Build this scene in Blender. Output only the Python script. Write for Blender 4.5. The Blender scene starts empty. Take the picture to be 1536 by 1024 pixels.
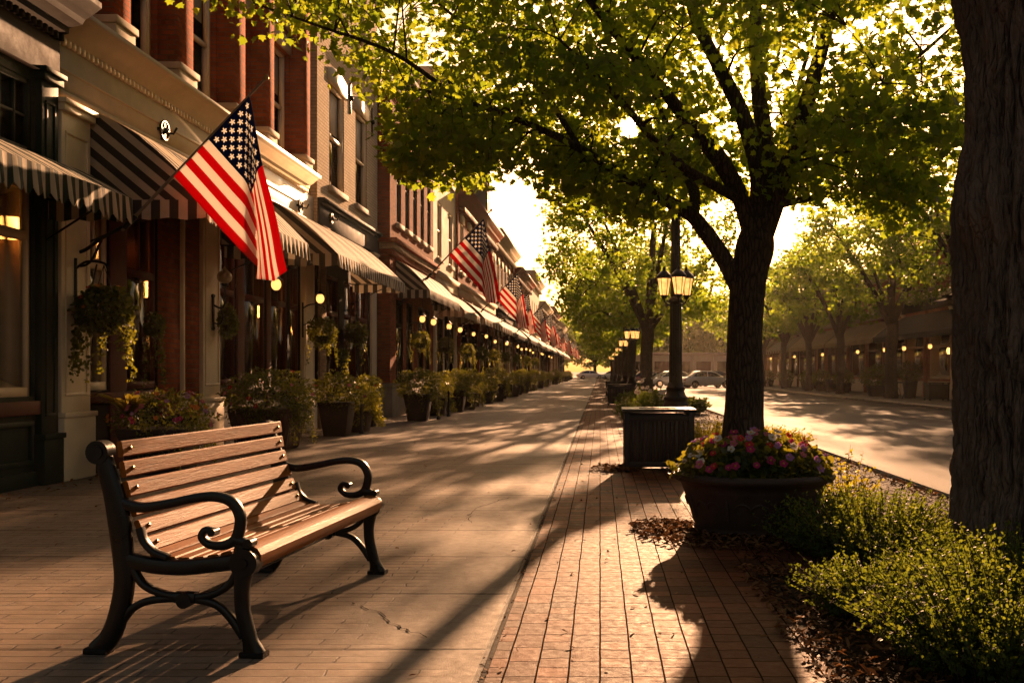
import bpy, math, random
import numpy as np
from mathutils import Vector, noise
R = math.radians
random.seed(7)
rng = np.random.default_rng(7)
sc = bpy.context.scene
C = sc.collection
PI = math.pi
# ---------------------------------------------------------------- helpers
ORD = ['first','second','third','fourth','fifth','sixth','seventh','eighth','ninth','tenth','eleventh','twelfth',
       'thirteenth','fourteenth','fifteenth','sixteenth','seventeenth','eighteenth','nineteenth','twentieth']

def tag(o, label=None, cat=None, group=None, kind=None):
    if label: o['label'] = label
    if cat: o['category'] = cat
    if group: o['group'] = group
    if kind: o['kind'] = kind
    return o

def thing(name, label, cat, loc=(0, 0, 0), rz=0, group=None):
    o = bpy.data.objects.new(name, None)
    o.empty_display_size = .1
    C.objects.link(o)
    o.location = loc
    o.rotation_euler = (0, 0, rz)
    return tag(o, label, cat, group)

def copy_tree(o, loc=None, rz=None, scale=None, label=None, parent=None):
    c = o.copy()
    C.objects.link(c)
    if parent is not None: c.parent = parent
    if loc is not None: c.location = loc
    if rz is not None: c.rotation_euler = (0, 0, rz)
    if scale is not None: c.scale = scale
    if label: c['label'] = label
    for ch in list(o.children):
        copy_tree(ch, parent=c)
    return c

class MB:
    """collects polygons and links them as one mesh object"""
    def __init__(s, f=None):
        s.v = []; s.l = []; s.c = []; s.m = []; s.n = 0; s.f = f; s.uv = None
    def add(s, vs, fs, mi=0):
        vs = np.asarray(vs, float).reshape(-1, 3)
        if s.f is not None:
            vs = np.array([s.f(*p) for p in vs])
        for f in fs:
            s.l.append(np.asarray(f) + s.n); s.c.append(np.array([len(f)])); s.m.append(np.array([mi]))
        s.v.append(vs); s.n += len(vs)
    def polys(s, V, mi=0):                      # V (N,k,3)
        N, k, _ = V.shape
        s.v.append(V.reshape(-1, 3)); s.l.append(np.arange(N*k) + s.n)
        s.c.append(np.full(N, k)); s.m.append(np.full(N, mi)); s.n += N*k
    def box(s, x0, x1, y0, y1, z0, z1, mi=0):
        s.add([(x0,y0,z0),(x1,y0,z0),(x1,y1,z0),(x0,y1,z0),(x0,y0,z1),(x1,y0,z1),(x1,y1,z1),(x0,y1,z1)],
              [(0,3,2,1),(4,5,6,7),(0,1,5,4),(1,2,6,5),(2,3,7,6),(3,0,4,7)], mi)
    def cbox(s, c, d, mi=0):
        s.box(c[0]-d[0]/2, c[0]+d[0]/2, c[1]-d[1]/2, c[1]+d[1]/2, c[2]-d[2]/2, c[2]+d[2]/2, mi)
    def prism(s, pts, a, b, ax='y', mi=0):
        """polygon pts extruded; ax y: pts are (x,z); ax x: pts are (y,z); ax z: pts are (x,y)"""
        n = len(pts)
        def P(p, t):
            return (p[0], t, p[1]) if ax == 'y' else ((t, p[0], p[1]) if ax == 'x' else (p[0], p[1], t))
        vs = [P(p, a) for p in pts] + [P(p, b) for p in pts]
        fs = [tuple(range(n)), tuple(range(2*n-1, n-1, -1))]
        fs += [(i, i+n, (i+1) % n + n, (i+1) % n) for i in range(n)]
        s.add(vs, fs, mi)
    def rings(s, rings, mi=0, cap=True, closed=True):
        k = len(rings[0]); m = len(rings)
        vs = [p for r in rings for p in r]
        fs = []
        for i in range(m-1):
            for j in range(k if closed else k-1):
                a = i*k+j; b = i*k+(j+1) % k
                fs.append((a, b, b+k, a+k))
        if cap and closed:
            fs.append(tuple(range(k-1, -1, -1))); fs.append(tuple(range((m-1)*k, m*k)))
        s.add(vs, fs, mi)
    def lathe(s, prof, c=(0, 0, 0), n=24, mi=0, cap=True, flute=0, nfl=12):
        rs = []
        for r, z in prof:
            rs.append([(c[0]+(r*(1-flute*(.5+.5*math.cos(nfl*2*PI*j/n))))*math.cos(2*PI*j/n),
                        c[1]+(r*(1-flute*(.5+.5*math.cos(nfl*2*PI*j/n))))*math.sin(2*PI*j/n), c[2]+z) for j in range(n)])
        s.rings(rs, mi, cap)
    def tube(s, pts, rad, n=8, mi=0, cap=True, wob=0, seed=0):
        pts = [Vector(p) for p in pts]
        if not hasattr(rad, '__len__'): rad = [rad]*len(pts)
        rs = []; nx = None
        for i, p in enumerate(pts):
            t = (pts[min(i+1, len(pts)-1)] - pts[max(i-1, 0)])
            if t.length < 1e-9: t = Vector((0, 0, 1))
            t.normalize()
            if nx is None:
                nx = t.orthogonal().normalized()
            nx = (nx - t*nx.dot(t)).normalized()
            b = t.cross(nx)
            ring = []
            for j in range(n):
                a = 2*PI*j/n
                r = rad[i]
                if wob: r *= 1 + wob*noise.noise(Vector((math.cos(a)*1.5+seed, math.sin(a)*1.5, p.z*1.3)))
                ring.append(p + nx*(math.cos(a)*r) + b*(math.sin(a)*r))
            rs.append(ring)
        s.rings(rs, mi, cap)
    def bar(s, pts, widths, tc, th, mi=0, n=12):
        """cast bar swept along (x,z) points, flat in the x-z plane, at y = tc with thickness th"""
        k = len(pts); rs = []
        if not hasattr(widths, '__len__'): widths = [widths]*k
        for i in range(k):
            a = pts[max(i-1, 0)]; b = pts[min(i+1, k-1)]
            tx, tz = b[0]-a[0], b[1]-a[1]; L = math.hypot(tx, tz) or 1
            nx, nz = -tz/L, tx/L
            ring = []
            for j in range(n):
                an = 2*PI*(j+.5)/n
                ca, sa = math.cos(an), math.sin(an)
                u = math.copysign(abs(ca)**.6, ca)*widths[i]/2; w = math.copysign(abs(sa)**.6, sa)*th/2
                ring.append((pts[i][0]+nx*u, tc+w, pts[i][1]+nz*u))
            rs.append(ring)
        s.rings(rs, mi)
    def sphere(s, c, r, n=12, m=8, mi=0, sz=1):
        rs = []
        for i in range(m+1):
            a = -PI/2 + PI*i/m
            rr = max(r*math.cos(a), 1e-4)
            rs.append([(c[0]+rr*math.cos(2*PI*j/n), c[1]+rr*math.sin(2*PI*j/n), c[2]+r*math.sin(a)*sz) for j in range(n)])
        s.rings(rs, mi)
    def build(s, name, mats, parent=None, smooth=False, origin=None, bevel=0, ang=40):
        V = np.concatenate(s.v)
        if origin is not None: V = V - np.asarray(origin, float)
        me = bpy.data.meshes.new(name)
        L = np.concatenate(s.l).astype(np.int32); cnt = np.concatenate(s.c)
        me.vertices.add(len(V)); me.vertices.foreach_set('co', V.ravel().astype(np.float32))
        me.loops.add(len(L)); me.loops.foreach_set('vertex_index', L)
        me.polygons.add(len(cnt))
        me.polygons.foreach_set('loop_start', np.concatenate([[0], np.cumsum(cnt)[:-1]]).astype(np.int32))
        me.polygons.foreach_set('material_index', np.concatenate(s.m).astype(np.int32))
        if s.uv is not None:
            ul = me.uv_layers.new(name='UVMap')
            ul.data.foreach_set('uv', np.asarray(s.uv, np.float32)[L].ravel())
        me.update(calc_edges=True)
        if not isinstance(mats, (list, tuple)): mats = [mats]
        for m in mats: me.materials.append(m)
        if smooth:
            me.polygons.foreach_set('use_smooth', np.ones(len(cnt), bool))
            me.set_sharp_from_angle(angle=R(ang))
        o = bpy.data.objects.new(name, me)
        C.objects.link(o)
        if parent is not None: o.parent = parent
        if bevel:
            b = o.modifiers.new('bevel', 'BEVEL'); b.width = bevel; b.segments = 2; b.limit_method = 'ANGLE'; b.angle_limit = R(40)
        return o

def cr(pts, n=6):
    """Catmull-Rom through pts (any dimension)"""
    P = [np.asarray(p, float) for p in pts]
    P = [2*P[0]-P[1]] + P + [2*P[-1]-P[-2]]
    out = []
    for i in range(1, len(P)-2):
        for k in range(n):
            t = k/n
            a, b, c, d = P[i-1], P[i], P[i+1], P[i+2]
            out.append(.5*((2*b)+(-a+c)*t+(2*a-5*b+4*c-d)*t*t+(-a+3*b-3*c+d)*t**3))
    out.append(P[-2])
    return [tuple(p) for p in out]

# ---------------------------------------------------------------- materials
def node(nt, t, inp=None, **props):
    nd = nt.nodes.new(t)
    for k, v in props.items(): setattr(nd, k, v)
    for k, v in (inp or {}).items():
        sk = nd.inputs[k]
        if isinstance(v, bpy.types.NodeSocket): nt.links.new(v, sk)
        else:
            if isinstance(v, tuple) and len(v) == 3 and sk.type == 'RGBA': v = (*v, 1)
            sk.default_value = v
    return nd
def mth(nt, op, a, b=0.0, c=None):
    d = {0: a, 1: b}
    if c is not None: d[2] = c
    return node(nt, 'ShaderNodeMath', d, operation=op).outputs[0]
def mixc(nt, f, a, b, blend='MIX'):
    return node(nt, 'ShaderNodeMix', {0: f, 6: a, 7: b}, data_type='RGBA', blend_type=blend).outputs[2]
def new(name):
    m = bpy.data.materials.new(name); m.use_nodes = True; m.node_tree.nodes.clear()
    return m, m.node_tree
def out(nt, sh):
    node(nt, 'ShaderNodeOutputMaterial', {0: sh})
def objco(nt):
    return node(nt, 'ShaderNodeTexCoord').outputs['Object']
def scaled(nt, co, s):
    return node(nt, 'ShaderNodeVectorMath', {0: co, 1: s}, operation='MULTIPLY').outputs[0]
def noi(nt, co, scale, detail=4, rough=.6, dist=0):
    return node(nt, 'ShaderNodeTexNoise', {'Vector': co, 'Scale': scale, 'Detail': detail, 'Roughness': rough, 'Distortion': dist}).outputs[0]
def ramp(nt, f, a, b, lo=0.0, hi=1.0):
    return node(nt, 'ShaderNodeMapRange', {0: f, 1: a, 2: b, 3: lo, 4: hi}).outputs[0]
def bump(nt, h, strength, dist=.01, normal=None):
    d = {'Strength': strength, 'Distance': dist, 'Height': h}
    if normal is not None: d['Normal'] = normal
    return node(nt, 'ShaderNodeBump', d).outputs[0]
def prin(nt, col, rough=.6, spec=.3, nrm=None, **kw):
    d = {'Base Color': col, 'Roughness': rough, 'Specular IOR Level': spec}
    if nrm is not None: d['Normal'] = nrm
    for k, v in kw.items(): d[k.replace('_', ' ')] = v
    return node(nt, 'ShaderNodeBsdfPrincipled', d).outputs[0]
def sca(c, k): return tuple(min(1, x*k) for x in c)

def simple(name, col, rough=.6, spec=.3, var=.25, ns=6, bs=.3, bscale=60, stretch=(1, 1, 1), bd=.004, **kw):
    """painted / cast surface: two scales of mottling, fine bump, roughness variation"""
    m, nt = new(name); co = scaled(nt, objco(nt), stretch)
    a = noi(nt, co, ns, 6, .65); b = noi(nt, co, bscale, 3)
    c = mixc(nt, ramp(nt, a, .3, .7), sca(col, 1-var), sca(col, 1+var))
    r = ramp(nt, a, .3, .7, max(.04, rough-.1), min(1, rough+.1))
    out(nt, prin(nt, c, r, spec, bump(nt, b, bs, bd), **kw))
    return m

def brickmat(name, c1, c2, mortar, bw=.21, rh=.072, ms=.009, var=.3):
    m, nt = new(name); co = objco(nt)
    sx = node(nt, 'ShaderNodeSeparateXYZ', {0: co})
    u = mth(nt, 'ADD', sx.outputs[0], sx.outputs[1])
    wob = noi(nt, co, 9, 2)
    z = mth(nt, 'ADD', sx.outputs[2], ramp(nt, wob, 0, 1, -.006, .006))
    v = node(nt, 'ShaderNodeCombineXYZ', {0: u, 1: z})
    b = node(nt, 'ShaderNodeTexBrick', {'Vector': v.outputs[0], 'Color1': c1, 'Color2': c2, 'Mortar': mortar, 'Scale': 1.0,
             'Mortar Size': ms, 'Mortar Smooth': .3, 'Bias': 0.0, 'Brick Width': bw, 'Row Height': rh}, offset=.5)
    n1 = noi(nt, co, 1.1, 6); n2 = noi(nt, co, 30, 3)
    c = mixc(nt, .8, b.outputs[0], mixc(nt, ramp(nt, n1, .3, .7), (1-var,)*3, (1+var,)*3), 'MULTIPLY')
    h = mth(nt, 'SUBTRACT', mth(nt, 'MULTIPLY', n2, .4), b.outputs[1])
    out(nt, prin(nt, c, .92, .04, bump(nt, h, .8, .010)))
    return m

M = {}
M['red_brick'] = brickmat('red brick', (.30, .075, .030), (.19, .046, .020), (.15, .09, .06))
M['brown_brick'] = brickmat('brown brick', (.15, .05, .028), (.09, .03, .018), (.12, .08, .055))
M['brightened_red_brick'] = brickmat('brightened red brick', (.42, .15, .08), (.30, .10, .055), (.24, .17, .12))  # red brick with its colour lightened, brightening facades that face away from the sun
M['cream_brick'] = brickmat('cream brick', (.60, .47, .32), (.52, .40, .27), (.34, .26, .17), var=.15)
M['tan_brick'] = brickmat('tan brick', (.30, .19, .10), (.22, .13, .07), (.2, .14, .09))
M['cream'] = simple('cream paint', (.68, .55, .38), .5, .35, .10, 3, .25, 40)
M['cream_old'] = simple('cream stucco', (.50, .40, .28), .8, .2, .12, 2, .4, 50)
M['stone'] = simple('limestone', (.40, .32, .23), .8, .2, .18, 4, .5, 40)
M['green'] = simple('dark green paint', (.010, .020, .014), .6, .15, .25, 5, .2, 40)
M['slate'] = simple('slate paint', (.045, .047, .045), .75, .1, .2, 5, .2, 40)
M['darkpaint'] = simple('dark brown paint', (.016, .012, .010), .8, .06, .25, 5, .2, 40)
M['maroon'] = simple('maroon wood paint', (.085, .022, .014), .6, .15, .2, 6, .2, 40, stretch=(1, .2, 1))
M['roof'] = simple('mansard slate', (.10, .085, .075), .7, .3, .25, 8, .4, 30)
M['iron'] = simple('black iron', (.006, .0055, .005), .34, .3, .3, 14, .35, 90, bd=.002)
M['binmetal'] = simple('bin metal', (.011, .009, .008), .5, .25, .3, 8, .25, 50)
M['brass'] = simple('brass knob', (.30, .18, .06), .35, .5, .2, 8, .1, 40, Metallic=1.0)
M['pole'] = simple('pole wood', (.20, .14, .085), .5, .3, .2, 8, .2, 40)
M['pot'] = simple('dark planter', (.035, .020, .014), .6, .3, .3, 6, .4, 30)
M['slatpot'] = simple('slatted wood planter', (.07, .033, .018), .6, .3, .35, 8, .4, 40, stretch=(3, 3, .4))
M['terracotta'] = simple('aged clay', (.040, .025, .018), .62, .3, .35, 7, .5, 40)
M['soil'] = simple('soil', (.02, .013, .008), .95, .1, .4, 20, .8, 60)
M['interior'] = simple('interior wall', (.15, .085, .045), .9, .1, .3, 1.5, .1, 10)
M['tyre'] = simple('tyre', (.012, .012, .012), .8, .2, .2, 8, .2, 40)
M['chrome'] = simple('chrome', (.5, .48, .45), .25, .5, .1, 8, .05, 40, Metallic=1.0)
M['stone_low'] = simple('plinth stone', (.27, .21, .15), .8, .2, .2, 4, .5, 40)

def m_paint(name, col):
    m, nt = new(name); co = objco(nt)
    a = noi(nt, co, 3, 3)
    out(nt, prin(nt, mixc(nt, a, sca(col, .9), sca(col, 1.1)), .3, .5, Coat_Weight=.5, Coat_Roughness=.1))
    return m
M['car_silver'] = m_paint('silver car paint', (.62, .60, .57))
M['car_white'] = m_paint('white car paint', (.78, .76, .73))
M['car_red'] = m_paint('dark red car paint', (.16, .02, .02))
M['car_dark'] = m_paint('dark car paint', (.05, .05, .055))

def m_glass(name, refl, tint, transp):
    m, nt = new(name); co = objco(nt)
    n = bump(nt, noi(nt, co, 1.6, 2), .05, .05)
    g = node(nt, 'ShaderNodeBsdfGlossy', {'Color': (.9, .88, .84), 'Roughness': .03, 'Normal': n}).outputs[0]
    t = node(nt, 'ShaderNodeBsdfTransparent', {'Color': tint}).outputs[0] if transp else \
        node(nt, 'ShaderNodeBsdfDiffuse', {'Color': tint}).outputs[0]
    fr = node(nt, 'ShaderNodeFresnel', {'IOR': 1.5, 'Normal': n}).outputs[0]
    f = mth(nt, 'MULTIPLY_ADD', fr, 1.0, refl)
    f = mth(nt, 'MINIMUM', f, 1.0)
    out(nt, node(nt, 'ShaderNodeMixShader', {0: f, 1: t, 2: g}).outputs[0])
    return m
M['shop_glass'] = m_glass('shop glass', .06, (.75, .70, .6), True)
M['upper_glass'] = m_glass('upper window glass', .08, (.012, .012, .012), False)
M['car_glass'] = m_glass('car glass', .05, (.02, .02, .02), False)
M['blind'] = simple('window blind', (.40, .36, .30), .8, .2, .08, 4, .1, 30)

def m_emit(name, col, st):
    m, nt = new(name)
    lw = node(nt, 'ShaderNodeTexNoise', {'Vector': objco(nt), 'Scale': 9.0, 'Detail': 1.0}).outputs[0]
    e = node(nt, 'ShaderNodeEmission', {'Color': col, 'Strength': mth(nt, 'MULTIPLY', ramp(nt, lw, .3, .7, .65, 1.25), st)}).outputs[0]
    out(nt, e)
    return m
M['glow'] = m_emit('lamp glow', (1, .42, .10), .8)
M['glow_soft'] = m_emit('frosted lamp glow', (1, .43, .11), .62)
M['glow_in'] = m_emit('indoor lamp glow', (1, .42, .10), 9.0)
M['sun'] = m_emit('sun disc', (1, .85, .55), 300)
M['globe'] = simple('unlit opal globe', (.42, .33, .2), .3, .5, .1, 5, .05, 20)
M['lens'] = simple('car lamp lens', (.45, .1, .05), .2, .5, .1, 5, .05, 20)

def m_leaf(name, c1, c2, t1, t2, tr=.5, rough=.45, spec=.35):
    m, nt = new(name)
    r = node(nt, 'ShaderNodeNewGeometry').outputs['Random Per Island']
    n = noi(nt, objco(nt), .9, 3)
    f = mth(nt, 'MULTIPLY_ADD', r, .65, mth(nt, 'MULTIPLY', ramp(nt, n, .3, .7), .35))
    col = mixc(nt, f, c1, c2); tc = mixc(nt, f, t1, t2)
    p = prin(nt, col, rough, spec)
    t = node(nt, 'ShaderNodeBsdfTranslucent', {'Color': tc}).outputs[0]
    out(nt, node(nt, 'ShaderNodeMixShader', {0: tr, 1: p, 2: t}).outputs[0])
    return m
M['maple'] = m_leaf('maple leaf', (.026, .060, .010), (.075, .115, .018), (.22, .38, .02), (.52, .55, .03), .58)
M['maple_far'] = m_leaf('street tree leaf', (.035, .078, .012), (.085, .125, .02), (.20, .37, .02), (.52, .57, .035), .58)  # surface colour slightly lighter than the near maple leaf
M['shrub'] = m_leaf('shrub leaf', (.022, .050, .012), (.060, .090, .018), (.12, .18, .015), (.32, .35, .03), .45, .6, .12)
M['bush'] = m_leaf('clipped bush leaf', (.022, .040, .010), (.065, .075, .014), (.14, .15, .012), (.36, .31, .02), .45)
M['fern'] = m_leaf('fern blade', (.10, .085, .015), (.17, .14, .03), (.45, .34, .03), (.6, .45, .05), .5)
M['grass'] = m_leaf('grass clump blade', (.07, .08, .012), (.14, .13, .02), (.40, .36, .02), (.6, .5, .04), .5)
M['litter'] = m_leaf('dry leaf litter', (.10, .042, .016), (.26, .13, .05), (.12, .05, .02), (.25, .12, .04), .2, .8, .1)
M['chips'] = m_leaf('mulch chips', (.022, .012, .007), (.085, .042, .020), (.03, .015, .01), (.05, .02, .01), .1, .95, .03)
def m_petal(name, c):
    return m_leaf(name, sca(c, .75), c, sca(c, .6), sca(c, .9), .35, .6)
PET = {'white': m_petal('white petal', (.75, .68, .60)), 'pink': m_petal('pink petal', (.65, .16, .24)),
       'magenta': m_petal('magenta petal', (.50, .02, .14)), 'lilac': m_petal('lilac petal', (.46, .20, .46)),
       'red': m_petal('red petal', (.55, .02, .03)), 'orange': m_petal('orange petal', (.70, .20, .03))}
M['eye'] = simple('flower eye', (.5, .3, .02), .7, .2)

def m_wood():
    m, nt = new('varnished bench wood'); co = objco(nt)
    st = scaled(nt, co, (28, 1.4, 28))
    g = noi(nt, st, 2.2, 8, .7, .6); g2 = noi(nt, co, 2.5, 3); g3 = noi(nt, scaled(nt, co, (120, 5, 120)), 2, 3)
    c = mixc(nt, ramp(nt, g, .32, .68), (.10, .028, .004), (.30, .095, .010))
    c = mixc(nt, ramp(nt, g2, .35, .7, 0, .5), c, (.33, .115, .018))
    c = mixc(nt, ramp(nt, g3, .55, .75, 0, .5), c, (.08, .028, .01))
    out(nt, prin(nt, c, ramp(nt, g, .3, .7, .45, .62), .10, bump(nt, mth(nt, 'ADD', g, g3), .35, .004)))
    return m
M['wood'] = m_wood()

def m_bark(name, c1, c2, sc_=1.0, strength=1.0, vw=1.0):
    m, nt = new(name); co = objco(nt)
    w = node(nt, 'ShaderNodeTexNoise', {'Vector': co, 'Scale': 3.0*sc_, 'Detail': 3.0})
    cw = node(nt, 'ShaderNodeVectorMath', {0: w.outputs['Color'], 1: (.12, .12, .12)}, operation='MULTIPLY').outputs[0]
    cd = node(nt, 'ShaderNodeVectorMath', {0: co, 1: cw}, operation='ADD').outputs[0]
    st = scaled(nt, cd, (1, 1, .16))
    vo = node(nt, 'ShaderNodeTexVoronoi', {'Vector': st, 'Scale': 22.0*sc_}, feature='DISTANCE_TO_EDGE').outputs[0]
    n1 = noi(nt, scaled(nt, cd, (1, 1, .22)), 24*sc_, 7, .7); n2 = noi(nt, co, 2.2, 4)
    h = mth(nt, 'ADD', mth(nt, 'MULTIPLY_ADD', ramp(nt, vo, 0, .22), vw, 1.0-vw), mth(nt, 'MULTIPLY', n1, 1.1+.6*(1-vw)))
    c = mixc(nt, ramp(nt, h, .35, 1.4), c1, c2)
    c = mixc(nt, ramp(nt, n2, .4, .75, 0, .4), c, sca(c1, .8))
    c = mixc(nt, ramp(nt, noi(nt, co, 5.5, 6, .7), .56, .72, 0, .45), c, (.12, .105, .075))
    out(nt, prin(nt, c, .85, .25, bump(nt, h, strength, .03)))
    return m
M['bark'] = m_bark('maple bark', (.022, .015, .010), (.10, .068, .045))
M['bark_near'] = m_bark('old furrowed bark', (.016, .011, .008), (.20, .14, .10), 1.3, 1.0, .55)

def m_awning(name, c1, c2, w=.14):
    m, nt = new(name); co = objco(nt)
    sx = node(nt, 'ShaderNodeSeparateXYZ', {0: co})
    # stripes run down the slope; the gusset (x,z) part has its own attribute u
    at = node(nt, 'ShaderNodeUVMap').outputs[0]
    su = node(nt, 'ShaderNodeSeparateXYZ', {0: at}).outputs[0]
    f = mth(nt, 'FRACT', mth(nt, 'DIVIDE', su, 2*w))
    f = ramp(nt, f, .48, .52)
    n = noi(nt, co, 2.2, 5); n2 = noi(nt, co, 160, 2)
    c = mixc(nt, f, c1, c2)
    c = mixc(nt, .8, c, mixc(nt, ramp(nt, n, .3, .7), (.72, .70, .66), (1.1, 1.1, 1.1)), 'MULTIPLY')
    p = prin(nt, c, .8, .15, bump(nt, mth(nt, 'ADD', n2, mth(nt, 'MULTIPLY', n, 3.0)), .3, .01))
    t = node(nt, 'ShaderNodeBsdfTranslucent', {'Color': c}).outputs[0]
    out(nt, node(nt, 'ShaderNodeMixShader', {0: .12, 1: p, 2: t}).outputs[0])
    return m
M['awning_green'] = m_awning('green striped canvas', (.50, .42, .31), (.022, .034, .026), .075)
M['awning_brown'] = m_awning('brown striped canvas', (.50, .40, .28), (.050, .040, .030), .10)
M['awning_black'] = m_awning('black striped canvas', (.035, .035, .033), (.022, .022, .022), .12)
M['awning_tan'] = m_awning('tan striped canvas', (.50, .36, .22), (.26, .17, .10), .12)

def m_flag():
    m, nt = new('flag cloth')
    uv = node(nt, 'ShaderNodeUVMap').outputs[0]
    s = node(nt, 'ShaderNodeSeparateXYZ', {0: uv}); u, v = s.outputs[0], s.outputs[1]
    k = mth(nt, 'FLOOR', mth(nt, 'MULTIPLY', v, 13.0))
    odd = mth(nt, 'MODULO', k, 2.0)                       # 0 red, 1 white
    col = mixc(nt, odd, (.60, .010, .020), (.80, .76, .70))
    inu = mth(nt, 'LESS_THAN', u, .40); inv = mth(nt, 'GREATER_THAN', v, 6/13)
    can = mth(nt, 'MULTIPLY', inu, inv)
    a = mth(nt, 'MULTIPLY', u, 12/.40); b = mth(nt, 'MULTIPLY', mth(nt, 'SUBTRACT', v, 6/13), 10/(7/13))
    i = mth(nt, 'ROUND', a); j = mth(nt, 'ROUND', b)
    par = mth(nt, 'LESS_THAN', mth(nt, 'MODULO', mth(nt, 'ADD', i, j), 2.0), .5)
    ok = mth(nt, 'MULTIPLY', par, mth(nt, 'MULTIPLY', mth(nt, 'GREATER_THAN', mth(nt, 'MINIMUM', i, j), .5),
             mth(nt, 'MULTIPLY', mth(nt, 'LESS_THAN', i, 11.5), mth(nt, 'LESS_THAN', j, 9.5))))
    dx = mth(nt, 'MULTIPLY', mth(nt, 'SUBTRACT', a, i), 2.05*.40/12/1.29); dy = mth(nt, 'MULTIPLY', mth(nt, 'SUBTRACT', b, j), (7/13)/10)
    r = mth(nt, 'SQRT', mth(nt, 'ADD', mth(nt, 'MULTIPLY', dx, dx), mth(nt, 'MULTIPLY', dy, dy)))
    th = mth(nt, 'ARCTAN2', dx, dy)
    lim = mth(nt, 'MULTIPLY_ADD', mth(nt, 'COSINE', mth(nt, 'MULTIPLY', th, 5.0)), .0085, .0215)
    star = mth(nt, 'MULTIPLY', ok, mth(nt, 'LESS_THAN', r, lim))
    cc = mixc(nt, star, (.012, .018, .075), (.82, .80, .76))
    col = mixc(nt, can, col, cc)
    w = noi(nt, objco(nt), 220, 2)
    p = prin(nt, col, .75, .15, bump(nt, w, .15, .002))
    t = node(nt, 'ShaderNodeBsdfTranslucent', {'Color': col}).outputs[0]
    out(nt, node(nt, 'ShaderNodeMixShader', {0: .5, 1: p, 2: t}).outputs[0])
    return m
M['flag'] = m_flag()

# ground surfaces
def m_sidewalk():
    m, nt = new('worn concrete walk'); co = objco(nt)
    s = node(nt, 'ShaderNodeSeparateXYZ', {0: co}); X, Y = s.outputs[0], s.outputs[1]
    wob = ramp(nt, noi(nt, co, 3.0, 4), 0, 1, -.02, .02)
    Yw = mth(nt, 'ADD', Y, wob)
    v = node(nt, 'ShaderNodeCombineXYZ', {0: mth(nt, 'ADD', Y, mth(nt, 'MULTIPLY', wob, .2)), 1: mth(nt, 'ADD', X, .5)}).outputs[0]
    slab = node(nt, 'ShaderNodeTexBrick', {'Vector': v, 'Color1': (.97,)*3, 'Color2': (1.03,)*3, 'Mortar': (.12,)*3, 'Scale': 1.0, 'Mortar Size': .017,
                'Mortar Smooth': .4, 'Brick Width': 1.12, 'Row Height': 20.0}, offset=0.0)
    vc = node(nt, 'ShaderNodeCombineXYZ', {0: mth(nt, 'ADD', X, mth(nt, 'MULTIPLY', wob, 2.0)), 1: mth(nt, 'ADD', Yw, mth(nt, 'MULTIPLY', wob, -.75))}).outputs[0]
    crs = node(nt, 'ShaderNodeTexBrick', {'Vector': vc, 'Color1': (.80,)*3, 'Color2': (1.1,)*3, 'Mortar': (.30,)*3, 'Scale': 1.0, 'Mortar Size': .006,
               'Mortar Smooth': .5, 'Brick Width': .38, 'Row Height': .095}, offset=.37)
    zone = ramp(nt, mth(nt, 'ADD', X, ramp(nt, noi(nt, co, 1.1, 4), .3, .7, -.6, .6)), -1.0, -1.5)
    n1 = noi(nt, co, 1.3, 7, .65); n2 = noi(nt, co, 14, 5, .7); n3 = noi(nt, co, 210, 2)
    c = mixc(nt, ramp(nt, n1, .3, .7), (.140, .112, .086), (.265, .218, .170))
    c = mixc(nt, ramp(nt, n2, .45, .75, 0, .5), c, (.15, .105, .07))
    c = mixc(nt, ramp(nt, n3, .5, .8, 0, .55), c, (.36, .29, .21))
    spk = noi(nt, co, 330, 1)
    c = mixc(nt, ramp(nt, spk, .62, .72, 0, .7), c, (.06, .045, .03))
    st = noi(nt, scaled(nt, co, (2.5, 2.5, 1)), 1.7, 6, .75, 1.2)
    c = mixc(nt, ramp(nt, st, .54, .68, 0, .55), c, (.075, .054, .038))
    c = mixc(nt, 1.0, c, slab.outputs[0], 'MULTIPLY')
    wear = mth(nt, 'MULTIPLY', zone, ramp(nt, noi(nt, co, 5, 4), .3, .55, .35, 1))
    c = mixc(nt, wear, c, mixc(nt, 1.0, mixc(nt, .45, c, (.25, .15, .085)), crs.outputs[0], 'MULTIPLY'))
    h = mth(nt, 'SUBTRACT', mth(nt, 'MULTIPLY_ADD', n3, .25, mth(nt, 'MULTIPLY', n2, .5)), mth(nt, 'MULTIPLY', slab.outputs[1], 1.6))
    h = mth(nt, 'SUBTRACT', h, mth(nt, 'MULTIPLY', mth(nt, 'MULTIPLY', crs.outputs[1], wear), 1.2))
    out(nt, prin(nt, c, ramp(nt, n2, .3, .7, .6, .85), .2, bump(nt, h, .9, .012)))
    return m
M['walk'] = m_sidewalk()

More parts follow.
